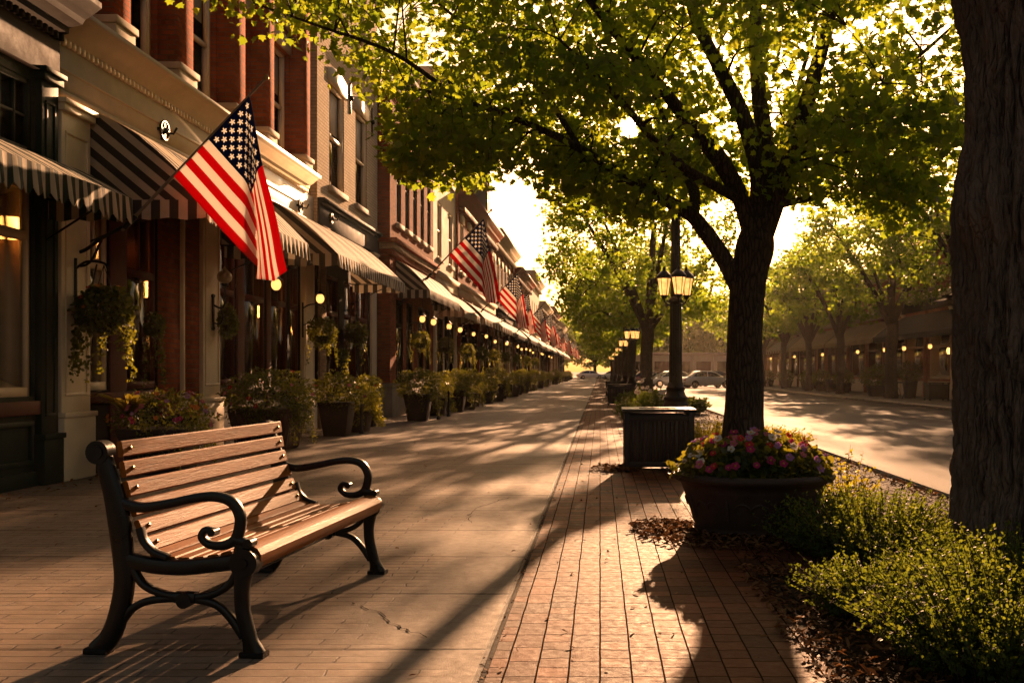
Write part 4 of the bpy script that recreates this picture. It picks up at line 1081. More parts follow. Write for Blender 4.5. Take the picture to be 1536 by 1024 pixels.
# ---------------------------------------------------------------- bench
def bench():
    L = 1.80
    t = thing('park_bench', 'park bench with varnished wood slats and black scrolled iron ends', 'bench', (-2.205, 4.42, 0), R(-4.5))
    def frame(y):
        b = MB(); th = .058
        b.bar(cr([(-.025, .012), (.035, .08), (.078, .2), (.098, .32), (.092, .436), (.074, .589), (.05, .707), (.022, .80), (.0, .88)], 5),
              list(np.interp(np.linspace(0, 1, 41), [0, .2, .5, .62, .75, 1], [.095, .085, .09, .10, .09, .07])), y, th)
        b.tube([(-.012, y-.034, .893), (-.012, y+.034, .893)], .052, 20); b.tube([(-.012, y-.042, .893), (-.012, y+.042, .893)], .03, 16)
        b.bar(cr([(.07, .43), (.16, .408), (.25, .392), (.37, .388), (.5, .402), (.64, .42)], 5), .07, y, th-.004)
        b.bar(cr([(.17, .56), (.19, .50), (.235, .455), (.30, .43)], 4), .03, y, th-.01)
        b.tube([(.655, y-.036, .415), (.655, y+.036, .415)], .062, 22); b.tube([(.655, y-.046, .415), (.655, y+.046, .415)], .022, 12)
        b.bar(cr([(.65, .40), (.636, .30), (.640, .2), (.668, .09), (.69, .012)], 6), list(np.interp(np.linspace(0, 1, 25), [0, .3, .8, 1], [.085, .062, .062, .10])), y, th)
        b.bar([(-.075, .014), (.03, .014)], .03, y, th+.012); b.bar([(.635, .012), (.745, .012)], .028, y, th+.012)
        b.bar(cr([(.135, .385), (.185, .312), (.27, .272), (.381, .256), (.5, .270), (.575, .312), (.612, .37)], 6), .032, y, th*.75)
        b.bar(cr([(.085, .14), (.14, .205), (.228, .241), (.381, .251), (.51, .231), (.58, .176), (.645, .085)], 6), .034, y, th*.72)
        b.bar([(.335, .256), (.43, .256)], .05, y, th*.9); b.tube([(.381, y-.03, .245), (.381, y+.03, .245)], .034, 12)
        b.build('end_frame', M['iron'], t, smooth=True)
        b = MB()
        arm = cr([(.085, .672), (.135, .655), (.2, .650), (.31, .668), (.42, .692), (.52, .700), (.592, .676), (.628, .615), (.622, .545), (.60, .507), (.55, .486), (.49, .490), (.456, .522), (.47, .553), (.505, .55)], 6)
        n = len(arm); b.bar(arm, list(np.interp(np.linspace(0, 1, n), [0, .25, .6, .8, 1], [.05, .042, .05, .034, .03])), y, th*.8)
        b.tube([(.507, y-.027, .545), (.507, y+.027, .545)], .018, 10)
        b.bar([(.60, .512), (.64, .505), (.668, .492)], [.05, .04, .036], y, th*.85); b.tube([(.672, y-.028, .498), (.672, y+.028, .498)], .022, 10)
        b.bar([(.625, .50), (.64, .44)], .05, y, th*.8)
        b.build('armrest', M['iron'], t, smooth=True)
    frame(0); frame(L)
    def slat(b, c, w, h, ang, y0=.012, y1=L-.012):
        ca, sa = math.cos(ang), math.sin(ang); k = 6; ch = .006
        pts = [(-w/2, -h/2+ch), (-w/2+ch, -h/2), (w/2-ch, -h/2), (w/2, -h/2+ch), (w/2, h/2-ch), (w/2-ch, h/2), (-w/2+ch, h/2), (-w/2, h/2-ch)]
        b.prism([(c[0]+x*ca-z*sa, c[1]+x*sa+z*ca) for x, z in pts], y0, y1)
    b = MB(); bolts = MB()
    line = [(.070, .905), (.082, .815), (.101, .727), (.127, .640), (.158, .556), (.196, .482)]
    for i, c in enumerate(line):
        a = line[max(0, i-1)]; d = line[min(5, i+1)]
        ang = math.atan2(a[1]-d[1], a[0]-d[0])
        slat(b, c, .072, .026, ang)
        nx, nz = math.sin(ang), -math.cos(ang)
        for y in (.07, L-.07):
            q = (c[0]+nx*.014, y, c[1]+nz*.014)
            bolts.tube([q, (q[0]+nx*.006, y, q[2]+nz*.006)], .010, 8)
    b.build('backrest', M['wood'], t, smooth=True)
    bolts.build('bolts', M['brass'], t)
    b = MB()
    for i, c in enumerate([(.235, .436), (.300, .421), (.366, .416), (.432, .420), (.498, .430), (.560, .444)]):
        slat(b, c, .054, .026, (-.35, -.12, -.02, .10, .18, .25)[i])
    bul = [(.588, .452), (.592, .470), (.63, .486), (.668, .487), (.700, .472), (.717, .445), (.717, .412), (.705, .388), (.690, .384), (.684, .40), (.682, .43), (.66, .45), (.62, .455)]
    b.prism(bul, .012, L-.012)
    b.build('seat', M['wood'], t, smooth=True, ang=30)
    b = MB(); b.tube([(.381, 0, .235), (.381, L, .235)], .011, 8); b.build('tie_rod', M['iron'], t, smooth=True)
bench()

# ---------------------------------------------------------------- litter bins
def bin_(label, loc, group):
    t = thing('litter_bin', label, 'litter bin', loc, 0, group)
    W, Dp, H = .82, .70, .76
    b = MB(); n = 0
    for sx, sy, k, Lx in ((1, 0, 15, W), (-1, 0, 15, W), (0, 1, 12, Dp), (0, -1, 12, Dp)):
        for i in range(k):
            u = (i+.5)/k*Lx-Lx/2
            if sx: b.box(u-.019, u+.019, sx*Dp/2-.012, sx*Dp/2+.012, .09, H-.10)
            else: b.box(sy*W/2-.012, sy*W/2+.012, u-.019, u+.019, .09, H-.10)
    b.build('slats', M['binmetal'], t, bevel=.004)
    b = MB()
    for z0, z1, e in ((.06, .13, .018), (H-.13, H-.05, .018)):
        b.box(-W/2-e, W/2+e, -Dp/2-e, -Dp/2+e*.2, z0, z1); b.box(-W/2-e, W/2+e, Dp/2-e*.2, Dp/2+e, z0, z1)
        b.box(-W/2-e, -W/2+e*.2, -Dp/2+e*.2, Dp/2-e*.2, z0, z1); b.box(W/2-e*.2, W/2+e, -Dp/2+e*.2, Dp/2-e*.2, z0, z1)
    for x in (-1, 1):
        for y in (-1, 1): b.box(x*(W/2-.01)-.035, x*(W/2-.01)+.035, y*(Dp/2-.01)-.035, y*(Dp/2-.01)+.035, 0, H-.02)
    b.build('frame', M['binmetal'], t, bevel=.006)
    b = MB(); b.box(-W/2+.03, W/2-.03, -Dp/2+.03, Dp/2-.03, .08, H-.14); b.build('liner', M['interior'], t)
    b = MB(); z0, z1 = H-.018, H+.022; w2, d2 = W/2+.05, Dp/2+.05
    b.box(-w2, w2, -d2, -.17, z0, z1); b.box(-w2, w2, .17, d2, z0, z1); b.box(-w2, -.24, -.17, .17, z0, z1); b.box(.24, w2, -.17, .17, z0, z1)
    b.box(-.24, .24, -.17, .17, z0-.02, z0-.012)
    b.build('lid', M['binmetal'], t, bevel=.012)
    return t
GB = 'litter bins along the brick strip'
b0 = bin_('black slatted litter bin standing just behind the flower bowl', (.74, 12.75, 0), GB)
copy_tree(b0, (.72, 37, 0), 0, None, 'black litter bin beyond the lamp post, left of the white-flowered shrub')
copy_tree(b0, (.72, 49, 0), 0, None, 'small far litter bin at the edge of the brick strip')

# ---------------------------------------------------------------- foliage makers for pots and beds
def ball(centre, rad, n, size, seed, shape=OVAL, up=.35, shell=.55, axis_out=True, flat_bottom=None):
    g = np.random.default_rng(seed)
    d = unit(g.normal(size=(n, 3))); rr = (shell+(1-shell)*g.random(n)**.7)[:, None]
    lump = np.array([1+.22*noise.noise(Vector((*(v*2.3+seed),))) for v in d])[:, None]
    P = np.array(centre)+d*rr*lump*np.array(rad)
    if flat_bottom is not None:
        k = P[:, 2] > flat_bottom; P, d = P[k], d[k]
    return leaf_polys(P, g.uniform(size*.7, size*1.3, len(P)), shape, g, up=up, axis=d*.9 if axis_out else None)

def sprays(n, base_r, height, lean, seed, leaf, per=34, centre=(0, 0, 0), ell=(1, 1)):
    """upright leafy shoots: returns leaves and stem curves"""
    g = np.random.default_rng(seed); C_ = []; A_ = []; S_ = []; st = []
    for i in range(n):
        a = g.uniform(0, 2*PI); r = base_r*math.sqrt(g.random()); x, y = r*math.cos(a)*ell[0], r*math.sin(a)*ell[1]
        h = height*g.uniform(.55, 1.05)*(1-.35*(r/base_r)**2); lx, ly = lean*(x/base_r)+g.normal()*.06, lean*(y/base_r)+g.normal()*.06
        t = np.linspace(0, 1, 6)
        P = np.stack([x*.75+lx*t**1.4, y*.75+ly*t**1.4, h*t*(1-.12*t)], 1)+np.array(centre)
        st.append(P)
        tt = np.sort(g.uniform(.12, 1, per)); Q = np.stack([np.interp(tt, t, P[:, k]) for k in range(3)], 1)
        an = g.uniform(0, 2*PI, per)
        ax = np.stack([np.cos(an), np.sin(an), g.uniform(.2, .9, per)], 1)
        C_.append(Q); A_.append(ax); S_.append(leaf*(1.15-.55*tt)*g.uniform(.8, 1.2, per))
    return np.concatenate(C_), np.concatenate(A_), np.concatenate(S_), st

def shrub(label, loc, n, br, h, lean, leaf, seed, mat_='shrub', group='leafy shrubs in the planting bed', per=34, ell=(1, 1), name='shrub', cat='shrub', shape=OVAL):
    t = thing(name, label, cat, loc, 0, group)
    c, a, s, st = sprays(n, br, h, lean, seed, leaf, per, ell=ell)
    b = MB()
    for P in st: b.tube([tuple(p) for p in P[::1]], list(np.linspace(.005, .0015, len(P))), 3, cap=False)
    b.build('stems', M['bark'], t)
    g = np.random.default_rng(seed+1)
    b = MB(); b.polys(leaf_polys(c, s, shape, g, up=.5, axis=a)); b.build('foliage', M[mat_], t)
    return t
shrub('sunlit yellow-green shrub at the right of the flower bowl', (1.86, 6.8, 0), 460, .62, .55, .3, .036, 1)
shrub('sunlit shrub at the foot of the thick trunk, behind the darker front shrubs', (2.05, 5.95, 0), 260, .42, .40, .22, .034, 2)
shrub('wide dark shrub at the bottom right corner of the picture', (1.72, 4.25, 0), 420, .56, .54, .30, .034, 3)
shrub('dark shrub in front of the thick trunk with one tall shoot', (2.12, 5.0, 0), 400, .52, .56, .24, .034, 4)
shrub('tuft of tall golden stems rising beside the right rim of the flower bowl', (2.0, 8.15, 0), 46, .16, .72, .22, .05, 31, 'grass', None, 18)
shrub('low green shrub nearest to the brick edge in front of the bowl', (1.45, 5.15, 0), 230, .36, .36, .2, .030, 5)
shrub('golden grassy clump between the litter bin and the maple trunk', (1.55, 14.6, 0), 420, .62, .62, .3, .05, 6, 'grass', None, 26)
shrub('wide golden ground plants behind the bin along the road edge', (2.6, 16.0, 0), 360, .75, .45, .3, .055, 7, 'grass', None, 22)
shrub('green shrub left of the lamp post base', (.98, 24.5, 0), 200, .5, .8, .3, .07, 8)
t = shrub('dark shrub with white blossoms beside the lamp post base', (1.35, 23.2, 0), 150, .42, 1.05, .25, .07, 9)
shrub('low shrub behind the far litter bin', (1.3, 36, 0), 120, .6, .7, .3, .11, 10)
for i, (x, y, lb) in enumerate(((2.5, 30, 'low shrub past the lamp post near the road kerb'), (2.0, 47, 'low shrub at the foot of the second street tree'), (2.2, 66, 'low distant shrub in the planting bed'))):
    shrub(lb, (x, y, 0), 120, .7, .6, .35, .13, 20+i)

def petals(mi_flower, n_pet, r, g, tilt):
    P = []
    for k in range(n_pet):
        a = 2*PI*k/n_pet+g.uniform(-.1, .1); ca, sa = math.cos(a), math.sin(a)
        q = []
        for x, y in [(0, .1), (.38, .35), (.42, .75), (0, 1.0), (-.42, .75), (-.38, .35)]:
            q.append(((ca*y-sa*x)*r, (sa*y+ca*x)*r, r*(.15+.25*y*y*math.cos(x*3))*tilt))
        P.append(q)
    return np.array(P)
FLOWER = {}
for k, c in enumerate(PET):
    b = MB(); g = np.random.default_rng(k); b.polys(petals(0, 5, .034, g, .8), 0); b.polys(petals(0, 5, .024, g, 1.4), 0); b.sphere((0, 0, .008), .008, 6, 4, 1)
    o = b.build('flower', [PET[c], M['eye']]); FLOWER[c] = o.data; bpy.data.objects.remove(o)
def flower(parent, loc, col, nrm, s=1):
    o = bpy.data.objects.new('flower', FLOWER[col]); C.objects.link(o); o.parent = parent; o.location = loc
    o.rotation_euler = Vector(nrm).to_track_quat('Z', 'Y').to_euler(); o.scale = (s, s, s)
    return o
def strew(parent, centre, rad, n, cols, seed, zmin=-.1, s=(.8, 1.25), off=1.03):
    r = random.Random(seed); k = 0
    while k < n:
        v = Vector((r.gauss(0, 1), r.gauss(0, 1), r.gauss(0, 1))).normalized()
        if v.z < zmin: continue
        p = [centre[i]+v[i]*rad[i]*off*r.uniform(.93, 1.05) for i in range(3)]
        flower(parent, p, r.choice(cols), v+Vector((r.uniform(-.4, .4), -.35+r.uniform(-.4, .4), .35)), r.uniform(*s)); k += 1

# white blossoms on the shrub by the lamp
strew(t, (0, 0, .75), (.5, .5, .42), 26, ['white'], 77, s=(1.2, 1.9))

# ---------------------------------------------------------------- big flower bowl
def bowl():
    t = thing('flower_bowl', 'big round clay planter bowl full of pansies on the brick paving', 'flower planter', (1.2, 7.82, 0))
    b = MB()
    prof = [(.40, 0), (.455, .0), (.46, .035), (.45, .06), (.465, .08), (.49, .17), (.52, .26), (.545, .33), (.552, .345), (.552, .36), (.562, .375), (.575, .395), (.60, .405), (.628, .42), (.638, .442), (.628, .465), (.60, .475), (.575, .468), (.56, .44), (.545, .40)]
    b.lathe(prof, n=72, cap=True); b.build('bowl', M['terracotta'], t, smooth=True, ang=70)
    b = MB(); b.lathe([(.01, .415), (.55, .415)], n=40); b.build('soil', M['soil'], t)
    b = MB()
    def R_(z): return float(np.interp(z, [.06, .17, .26, .33], [.458, .49, .52, .545]))
    for k in range(9):
        a0 = 2*PI*k/9
        for s in (1, -1):
            P = []
            for i in range(22):
                u = i/21; th = u*4.6; rr = .075*(1-.78*u)
                a = a0+s*(.10+rr*math.cos(th)*1.0)/.5; z = .215+rr*math.sin(th)*.95
                q = R_(z)+.002; P.append((q*math.cos(a), q*math.sin(a), z))
            b.tube(P, list(np.linspace(.011, .006, 22)), 5)
        P = [((R_(z)+.002)*math.cos(a0), (R_(z)+.002)*math.sin(a0), z) for z in np.linspace(.12, .31, 7)]
        b.tube(P, [.006, .012, .016, .018, .016, .012, .004], 6)
    b.build('relief', M['terracotta'], t, smooth=True)
    b = MB(); c, rad = (0, 0, .42), (.60, .57, .31)
    b.polys(ball(c, rad, 5200, .052, 5, ROUND, .8, .6, flat_bottom=.43))
    g = np.random.default_rng(3)
    fo = b.build('foliage', M['bush'], t)
    r = random.Random(31)
    cols = ['white']*5+['magenta']*4+['pink']*5+['lilac']*3+['red']*2
    for k in range(92):
        a = r.uniform(0, 2*PI); q = math.sqrt(r.random()); z = .42+.33*math.sqrt(max(0, 1-q*q*.93))+r.uniform(-.02, .05)
        p = (q*.60*math.cos(a), q*.57*math.sin(a), z)
        flower(fo, p, r.choice(cols), Vector((p[0]*1.2, p[1]*1.2-.5, .6+r.uniform(-.2, .4))), r.uniform(.75, 1.15))
bowl()
# ---------------------------------------------------------------- lamp posts
def lamp_post(label, loc, group):
    t = thing('lamp_post', label, 'lamp post', loc, 0, group)
    b = MB()
    b.lathe([(.001, 0), (.30, 0), (.30, .16), (.27, .2), (.26, .44), (.275, .46), (.275, .52), (.26, .54), (.25, .60), (.225, .66), (.245, .69), (.245, .73), (.20, .78), (.175, .86), (.19, .89), (.19, .93), (.165, .96), (.15, 1.03)], n=32)
    b.build('base', M['iron'], t, smooth=True, ang=30)
    b = MB(); b.lathe([(.135, 1.03), (.125, 2.0), (.115, 2.62)], n=64, flute=.09, nfl=16)
    b.lathe([(.13, 2.62), (.15, 2.64), (.15, 2.68), (.12, 2.72), (.10, 2.75)], n=24)
    b.lathe([(.105, 2.75), (.095, 3.9), (.09, 4.35)], n=64, flute=.08, nfl=16); b.lathe([(.12, 4.35), (.13, 4.38), (.06, 4.46), (.05, 4.55), (.002, 4.62)], n=20)
    b.build('pole', M['iron'], t, smooth=True, ang=35)
    for k, a in enumerate((-PI/2+.18, PI-.25, .35)):
        ca, sa = math.cos(a), math.sin(a); c = (ca*.235, sa*.235, 0)
        b = MB()
        b.tube(cr([(ca*.09, sa*.09, 2.58), (ca*.17, sa*.17, 2.60), (ca*.225, sa*.225, 2.66), (c[0], c[1], 2.73)], 4), .018, 8)
        b.lathe([(.02, 2.70), (.055, 2.73), (.06, 2.76), (.085, 2.785)], c, 6)
        for j in range(6):
            q = 2*PI*j/6
            b.tube([(c[0]+.085*math.cos(q), c[1]+.085*math.sin(q), 2.78), (c[0]+.14*math.cos(q), c[1]+.14*math.sin(q), 3.13)], .009, 4)
        b.lathe([(.15, 3.12), (.158, 3.14), (.165, 3.155), (.12, 3.21), (.07, 3.26), (.045, 3.275), (.03, 3.30), (.035, 3.32), (.012, 3.36), (.002, 3.38)], c, 12)
        ln = b.build('lantern', M['iron'], t)
        b = MB(); b.lathe([(.079, 2.79), (.133, 3.118)], c, 6, cap=False); b.build('glass', M['glow_soft'], ln)
    return t
GP = 'black lamp posts along the brick strip'
lp = lamp_post('black fluted lamp post with clustered lit lanterns behind the litter bin', (1.52, 20.0, 0), GP)
for i, y in enumerate((46.5, 60.5, 75, 96, 125)):
    copy_tree(lp, (1.5, y, 0), 0, None, '%s lit lamp post from the litter bin along the brick strip' % ORD[i+1])

# ---------------------------------------------------------------- flags
def flag_thing(label, loc, group, ph=0.0, fold=1.0):
    t = thing('flag', label, 'flag', loc, 0, group)
    # local: pole foot at the origin, rising outwards (+x)
    ux, uz = .687, .727
    b = MB(); b.tube([(-.1*ux, 0, -.1*uz), (2.34*ux, 0, 2.34*uz)], [.020, .015], 10); b.build('pole', M['pole'], t, smooth=True)
    b = MB(); b.sphere((2.37*ux, 0, 2.37*uz), .035, 12, 8); b.build('finial', M['brass'], t, smooth=True)
    b = MB(); b.tube(cr([(-.64, 0, -.34), (-.5, 0, -.30), (-.3, 0, -.16), (0, 0, 0)], 4), .022, 8); b.tube([(-.64, 0, -.55), (-.64, 0, .12)], .02, 8); b.sphere((-.64, 0, -.58), .035, 8, 6); b.sphere((-.64, 0, .14), .03, 8, 6)
    b.tube([(-.06*ux, 0, -.06*uz), (.14*ux, 0, .14*uz)], .032, 10); b.tube(cr([(-.62, 0, -.5), (-.45, 0, -.45), (-.3, 0, -.17)], 4), .014, 6)
    b.build('bracket', M['iron'], t, smooth=True)
    nv, nu_ = 40, 72; FL = 2.05; h0, h1 = .80, 2.09
    V = []; UV = []
    d1 = np.array([.67, -.742]); xf = 1.39
    for i in range(nv+1):
        v = i/nv; s0 = h0+(h1-h0)*v
        p = np.array([s0*ux, -.018-.004*math.sin(v*20), s0*uz-.02]); uf = max(0, (xf-p[0])/d1[0])
        zf = p[1+1]+d1[1]*uf if False else (s0*uz-.02)+d1[1]*uf
        kz = min(1.0, max(.25, (zf-(-.62-.06*v))/(FL-uf)))
        yy = 0.0
        for j in range(nu_+1):
            u = j/nu_; L = u*FL
            rip = .022*math.sin(9*u+5*v+1+ph)*min(1, u*3) + .03*math.sin(17*v*fold+2.2*u+ph)*min(1, L/.5)*(1 if L > uf else .35) + .012*noise.noise(Vector((u*6, v*5, 1)))
            V.append((p[0], p[1]+rip, p[2])); UV.append((u, v))
            w = min(1, max(0, (L-uf+.09)/.18)); w = w*w*(3-2*w)
            d2 = np.array([.05+.17*v, -kz])
            st = FL/nu_; dxz = d1*(1-w)+d2*w
            wob = .10*math.sin(L*5*fold+v*3+ph*2)*w
            p = p + np.array([dxz[0]*st+wob*st*.6, w*math.sqrt(max(0, 1-kz*kz))*st*(1 if (L-uf) < .35 else -.3), dxz[1]*st])
    b = MB(); k = nu_+1
    F = [(i*k+j, i*k+j+1, (i+1)*k+j+1, (i+1)*k+j) for i in range(nv) for j in range(nu_)]
    b.add(V, F); b.uv = UV
    o = b.build('cloth', M['flag'], t, smooth=True, ang=180)
    sd = o.modifiers.new('thickness', 'SOLIDIFY'); sd.thickness = .002
    return t
GF = 'flags along the left storefronts'
f0 = flag_thing('large American flag on a wooden pole beside the near brown awning', (-5.56, 11.72, 2.98), GF)
f1_ = flag_thing('third American flag from the bench along the left storefronts', (-4.95, 41.5, 3.75), GF, 1.9, .7)
f1_.scale = (1.05,)*3
FY = [(28.6, 3.95), (41.5, 3.75), (50, 3.75), (60, 3.7), (70, 3.75), (81, 3.75), (92, 3.75), (104, 3.75), (117, 3.75), (131, 3.75), (146, 3.75)]
for i, (y, z) in enumerate(FY):
    if i == 1: continue
    lb = 'American flag above the awning of the forward red brick building, second in the row' if i == 0 else '%s American flag from the bench along the left storefronts' % ORD[i+1]
    copy_tree((f0, f1_)[i % 2], (-4.95, y, z), R(0 if i == 0 else (-9, 6, -4, 11, 2)[i % 5]), (1.12 if i == 0 else 1.0+.07*math.sin(i*2.1),)*3, lb)

# ---------------------------------------------------------------- lamps on walls and under awnings
def pendant(label, loc, group, scale=1, arm=0, drop=.45):
    t = thing('pendant_lamp', label, 'hanging lamp', loc, 0, group)
    b = MB(); b.tube([(0, 0, .14), (0, 0, .14+drop)], .008, 6); b.lathe([(.03, .13), (.10, .11), (.105, .10), (.04, .155), (.012, .19)], n=16)
    b.build('lamp_cap', M['iron'], t, smooth=True)
    b = MB(); b.sphere((0, 0, .02), .082, 16, 12, sz=1.2); b.build('globe', M['glow'], t, smooth=True)
    t.scale = (scale,)*3
    return t
GQ = 'lit globe lamps under the left awnings'
p0 = pendant('lit globe lamp hanging behind the tip of the large flag', (-5.4, 16.6, 2.68), GQ)
PL = [(-5.72, 20.35, 2.72, 'lit globe lamp above the basket beside the cream pillar'),
      (-5.05, 28.3, 2.72, 'lit globe lamp next past the bare brick side wall'), (-4.95, 29.6, 2.70, 'second lit globe lamp past the bare brick side wall'),
      (-5.0, 33.0, 2.72, 'third lit globe lamp past the bare brick side wall'), (-5.0, 35.6, 2.72, 'fourth lit globe lamp past the bare brick side wall')]
for x, y, z, lb in PL: copy_tree(p0, (x, y, z), 0, (1, 1, 1), lb)
y = 39.0; k = 0
while y < 110:
    copy_tree(p0, (-4.95+.12*math.sin(k*2.7), y, 2.70+.05*math.sin(k*1.9)), 0, (.85,)*3, 'small lit globe lamp far down under the left awnings'); y += (3.9 if y < 70 else 7)+1.1*math.sin(k*1.7); k += 1
GQR = 'lit globe lamps under the awnings across the road'
RL = [(44.5, 'lit globe lamp across the road nearest to the thick trunk'), (48.3, 'second lit globe lamp across the road from the thick trunk'), (51.6, 'third lit globe lamp across the road from the thick trunk')]
for i, (y, lb) in enumerate(RL): o = copy_tree(p0, (14.75, y, 2.35), 0, (1.15,)*3, lb); o['group'] = GQR
for y in (57, 60.5, 66, 70, 75.5, 81, 86, 92):
    o = copy_tree(p0, (14.75, y, 2.35), 0, (1.15,)*3, 'small lit globe lamp under the far awnings across the road'); o['group'] = GQR
# lamps hanging inside the shop windows, some of them added for a warm glow
GI = 'lit lamps inside the shop windows'
def shade(label, loc):
    t = thing('indoor_lamp', label, 'indoor lamp', loc, 0, GI)
    b = MB(); b.tube([(0, 0, .1), (0, 0, .7)], .008, 6); b.lathe([(.13, .1), (.03, .13)], n=16); b.build('lamp_rod', M['iron'], t)
    b = MB(); b.lathe([(.11, -.13), (.14, .0), (.13, .1)], n=20); b.build('lamp_shade', M['glow_in'], t, smooth=True)
    return t
i0 = shade('amber lamp glowing inside the dark green storefront window', (-7.3, 12.2, 2.95))
i0.location = (-6.55, 11.02, 2.85)
for x, y, z, lb in ((-6.9, 15.0, 2.5, 'amber lamp glowing inside the window next to the brick column'), (-6.8, 13.3, 2.9, 'added amber lamp imitating a bright reflection in the narrow window behind the large basket'), (-7.0, 19.6, 2.75, 'amber lamp inside the window behind the slatted planter'),  # the narrow window's lamp is added in place of an amber reflection
                    (-7.0, 20.6, 2.5, 'amber lamp inside the last window of the brown awning shop'), (-7.0, 25.6, 2.5, 'amber lamp inside the cream brick shop')):
    copy_tree(i0, (x, y, z), 0, None, lb)
for x, y, z, lb in ((-7.6, 29.6, 2.5, 'added amber lamp warming the forward red brick shop'), (-7.4, 37, 2.5, 'added amber lamp warming the stucco shop'), (-7.4, 43, 2.5, 'added amber lamp warming the mansard roofed shop'),  # extra lamps, added so these shop windows glow warmly
                    (17.6, 44.5, 2.3, 'added amber lamp warming the shop across the road nearest the thick trunk'), (17.6, 50, 2.3, 'added amber lamp warming the shop across the road behind the wide bush')):
    copy_tree(i0, (x, y, z), 0, (1.3,)*3, lb)
# wall lamp with an unlit globe
t = thing('wall_lamp', 'unlit opal globe lamp on a black scrolled bracket on the cream pillar', 'wall lamp', (-6.12, 15.7, 2.0))
b = MB(); b.tube([(.02, 0, -.05), (.02, 0, .42)], .022, 8); b.sphere((.02, 0, .44), .035, 8, 6); b.sphere((.02, 0, -.07), .035, 8, 6)
b.tube(cr([(.02, 0, .3), (.14, 0, .25), (.2, 0, .33), (.2, 0, .6)], 5), .016, 8); b.tube(cr([(.02, 0, .02), (.12, 0, .0), (.17, 0, .1), (.14, 0, .22)], 5), .012, 6); b.lathe([(.03, .58), (.06, .62), (.05, .64)], (.2, 0, 0), 12)
b.build('bracket', M['iron'], t, smooth=True)
b = MB(); b.sphere((.2, 0, .74), .115, 16, 12, sz=.95); b.lathe([(.05, .845), (.02, .88), (.005, .91)], (.2, 0, 0), 10); b.build('globe', M['globe'], t, smooth=True)

# ---------------------------------------------------------------- hanging baskets
def basket(label, loc, rad, n, seed, trail=0, arm=.35, cols=None, leaf=.045, group='hanging plant baskets on the left storefronts', mat_='bush', wall=None):
    t = thing('hanging_basket', label, 'hanging basket', loc, 0, group)
    b = MB()
    q_ = min(1, rad[0]/.32)*.9
    b.lathe([(.002, -.27*q_), (.10*q_, -.26*q_), (.16*q_, -.2*q_), (.19*q_, -.1*q_), (.2*q_, -.08*q_)], n=20); b.build('pot', M['pot'], t, smooth=True)
    if wall is not None:
        b = MB(); b.tube([(wall, 0, -.1), (wall, 0, .62)], .018, 8); b.tube(cr([(wall, 0, .5), (wall*.6, 0, .58), (0, 0, .56), (.05, 0, .48)], 5), .014, 8)
        b.tube(cr([(wall, 0, .15), (wall*.5, 0, .25), (wall*.25, 0, .55)], 4), .01, 6)
        for a in (0, 2.1, 4.2): b.tube([(0, 0, .54), (.19*math.cos(a), .19*math.sin(a), -.06)], .004, 4)
        b.build('bracket', M['iron'], t, smooth=True)
    b = MB(); b.polys(ball((0, 0, .02), rad, n, leaf, seed, ROUND, .4, .5))
    if trail:
        g = np.random.default_rng(seed+5)
        for k in range(trail):
            a = g.uniform(0, 2*PI); L = g.uniform(.3, .85); x, y = rad[0]*.8*math.cos(a), rad[1]*.8*math.sin(a)
            m = int(L*60); tt = g.random(m)**.8
            P = np.stack([x*(1+.25*tt)+g.normal(size=m)*.02, y*(1+.25*tt)+g.normal(size=m)*.02, -tt*L], 1)
            b.polys(leaf_polys(P, g.uniform(leaf*.6, leaf, m), ROUND, g, up=.3))
    fo = b.build('foliage', M[mat_], t)
    if cols: strew(fo, (0, 0, .04), rad, 14, cols, seed, s=(.7, 1.1))
    return t
basket('large trailing flower basket on the first cream pillar', (-5.78, 11.6, 1.95), (.32, .32, .27), 1500, 1, 26, cols=['red', 'orange'], wall=-.33)
basket('small trailing basket seen against the window beside the large one', (-5.95, 13.3, 1.85), (.13, .13, .16), 420, 2, 8, leaf=.035)
basket('egg-shaped leafy basket under the unlit wall lamp', (-5.93, 15.85, 2.02), (.15, .15, .27), 800, 3, 0, leaf=.035)
bk = basket('round golden basket on the cream pillar past the slatted planter', (-5.72, 20.5, 2.05), (.30, .30, .30), 1300, 4, 8, wall=-.4)
basket('small round basket between the cream brick shop windows', (-5.78, 23.6, 2.12), (.27, .27, .27), 1000, 5, 4, wall=-.4)
basket('tiny dark basket hanging low before the cream brick shop window', (-5.85, 22.6, 1.55), (.15, .15, .18), 400, 6, 4)
copy_tree(bk, (-5.05, 28.0, 2.1), 0, (.9, .9, .9), 'round basket at the corner past the bare brick side wall')
copy_tree(bk, (-5.05, 32.6, 2.1), 2, (.9, .9, .9), 'round basket under the second flag')
for i, y in enumerate((37.5, 42, 47, 53, 60, 68, 77)): copy_tree(bk, (-5.0, y, 2.0), i*1.3, (.95,)*3, 'small round basket far down the left storefronts')

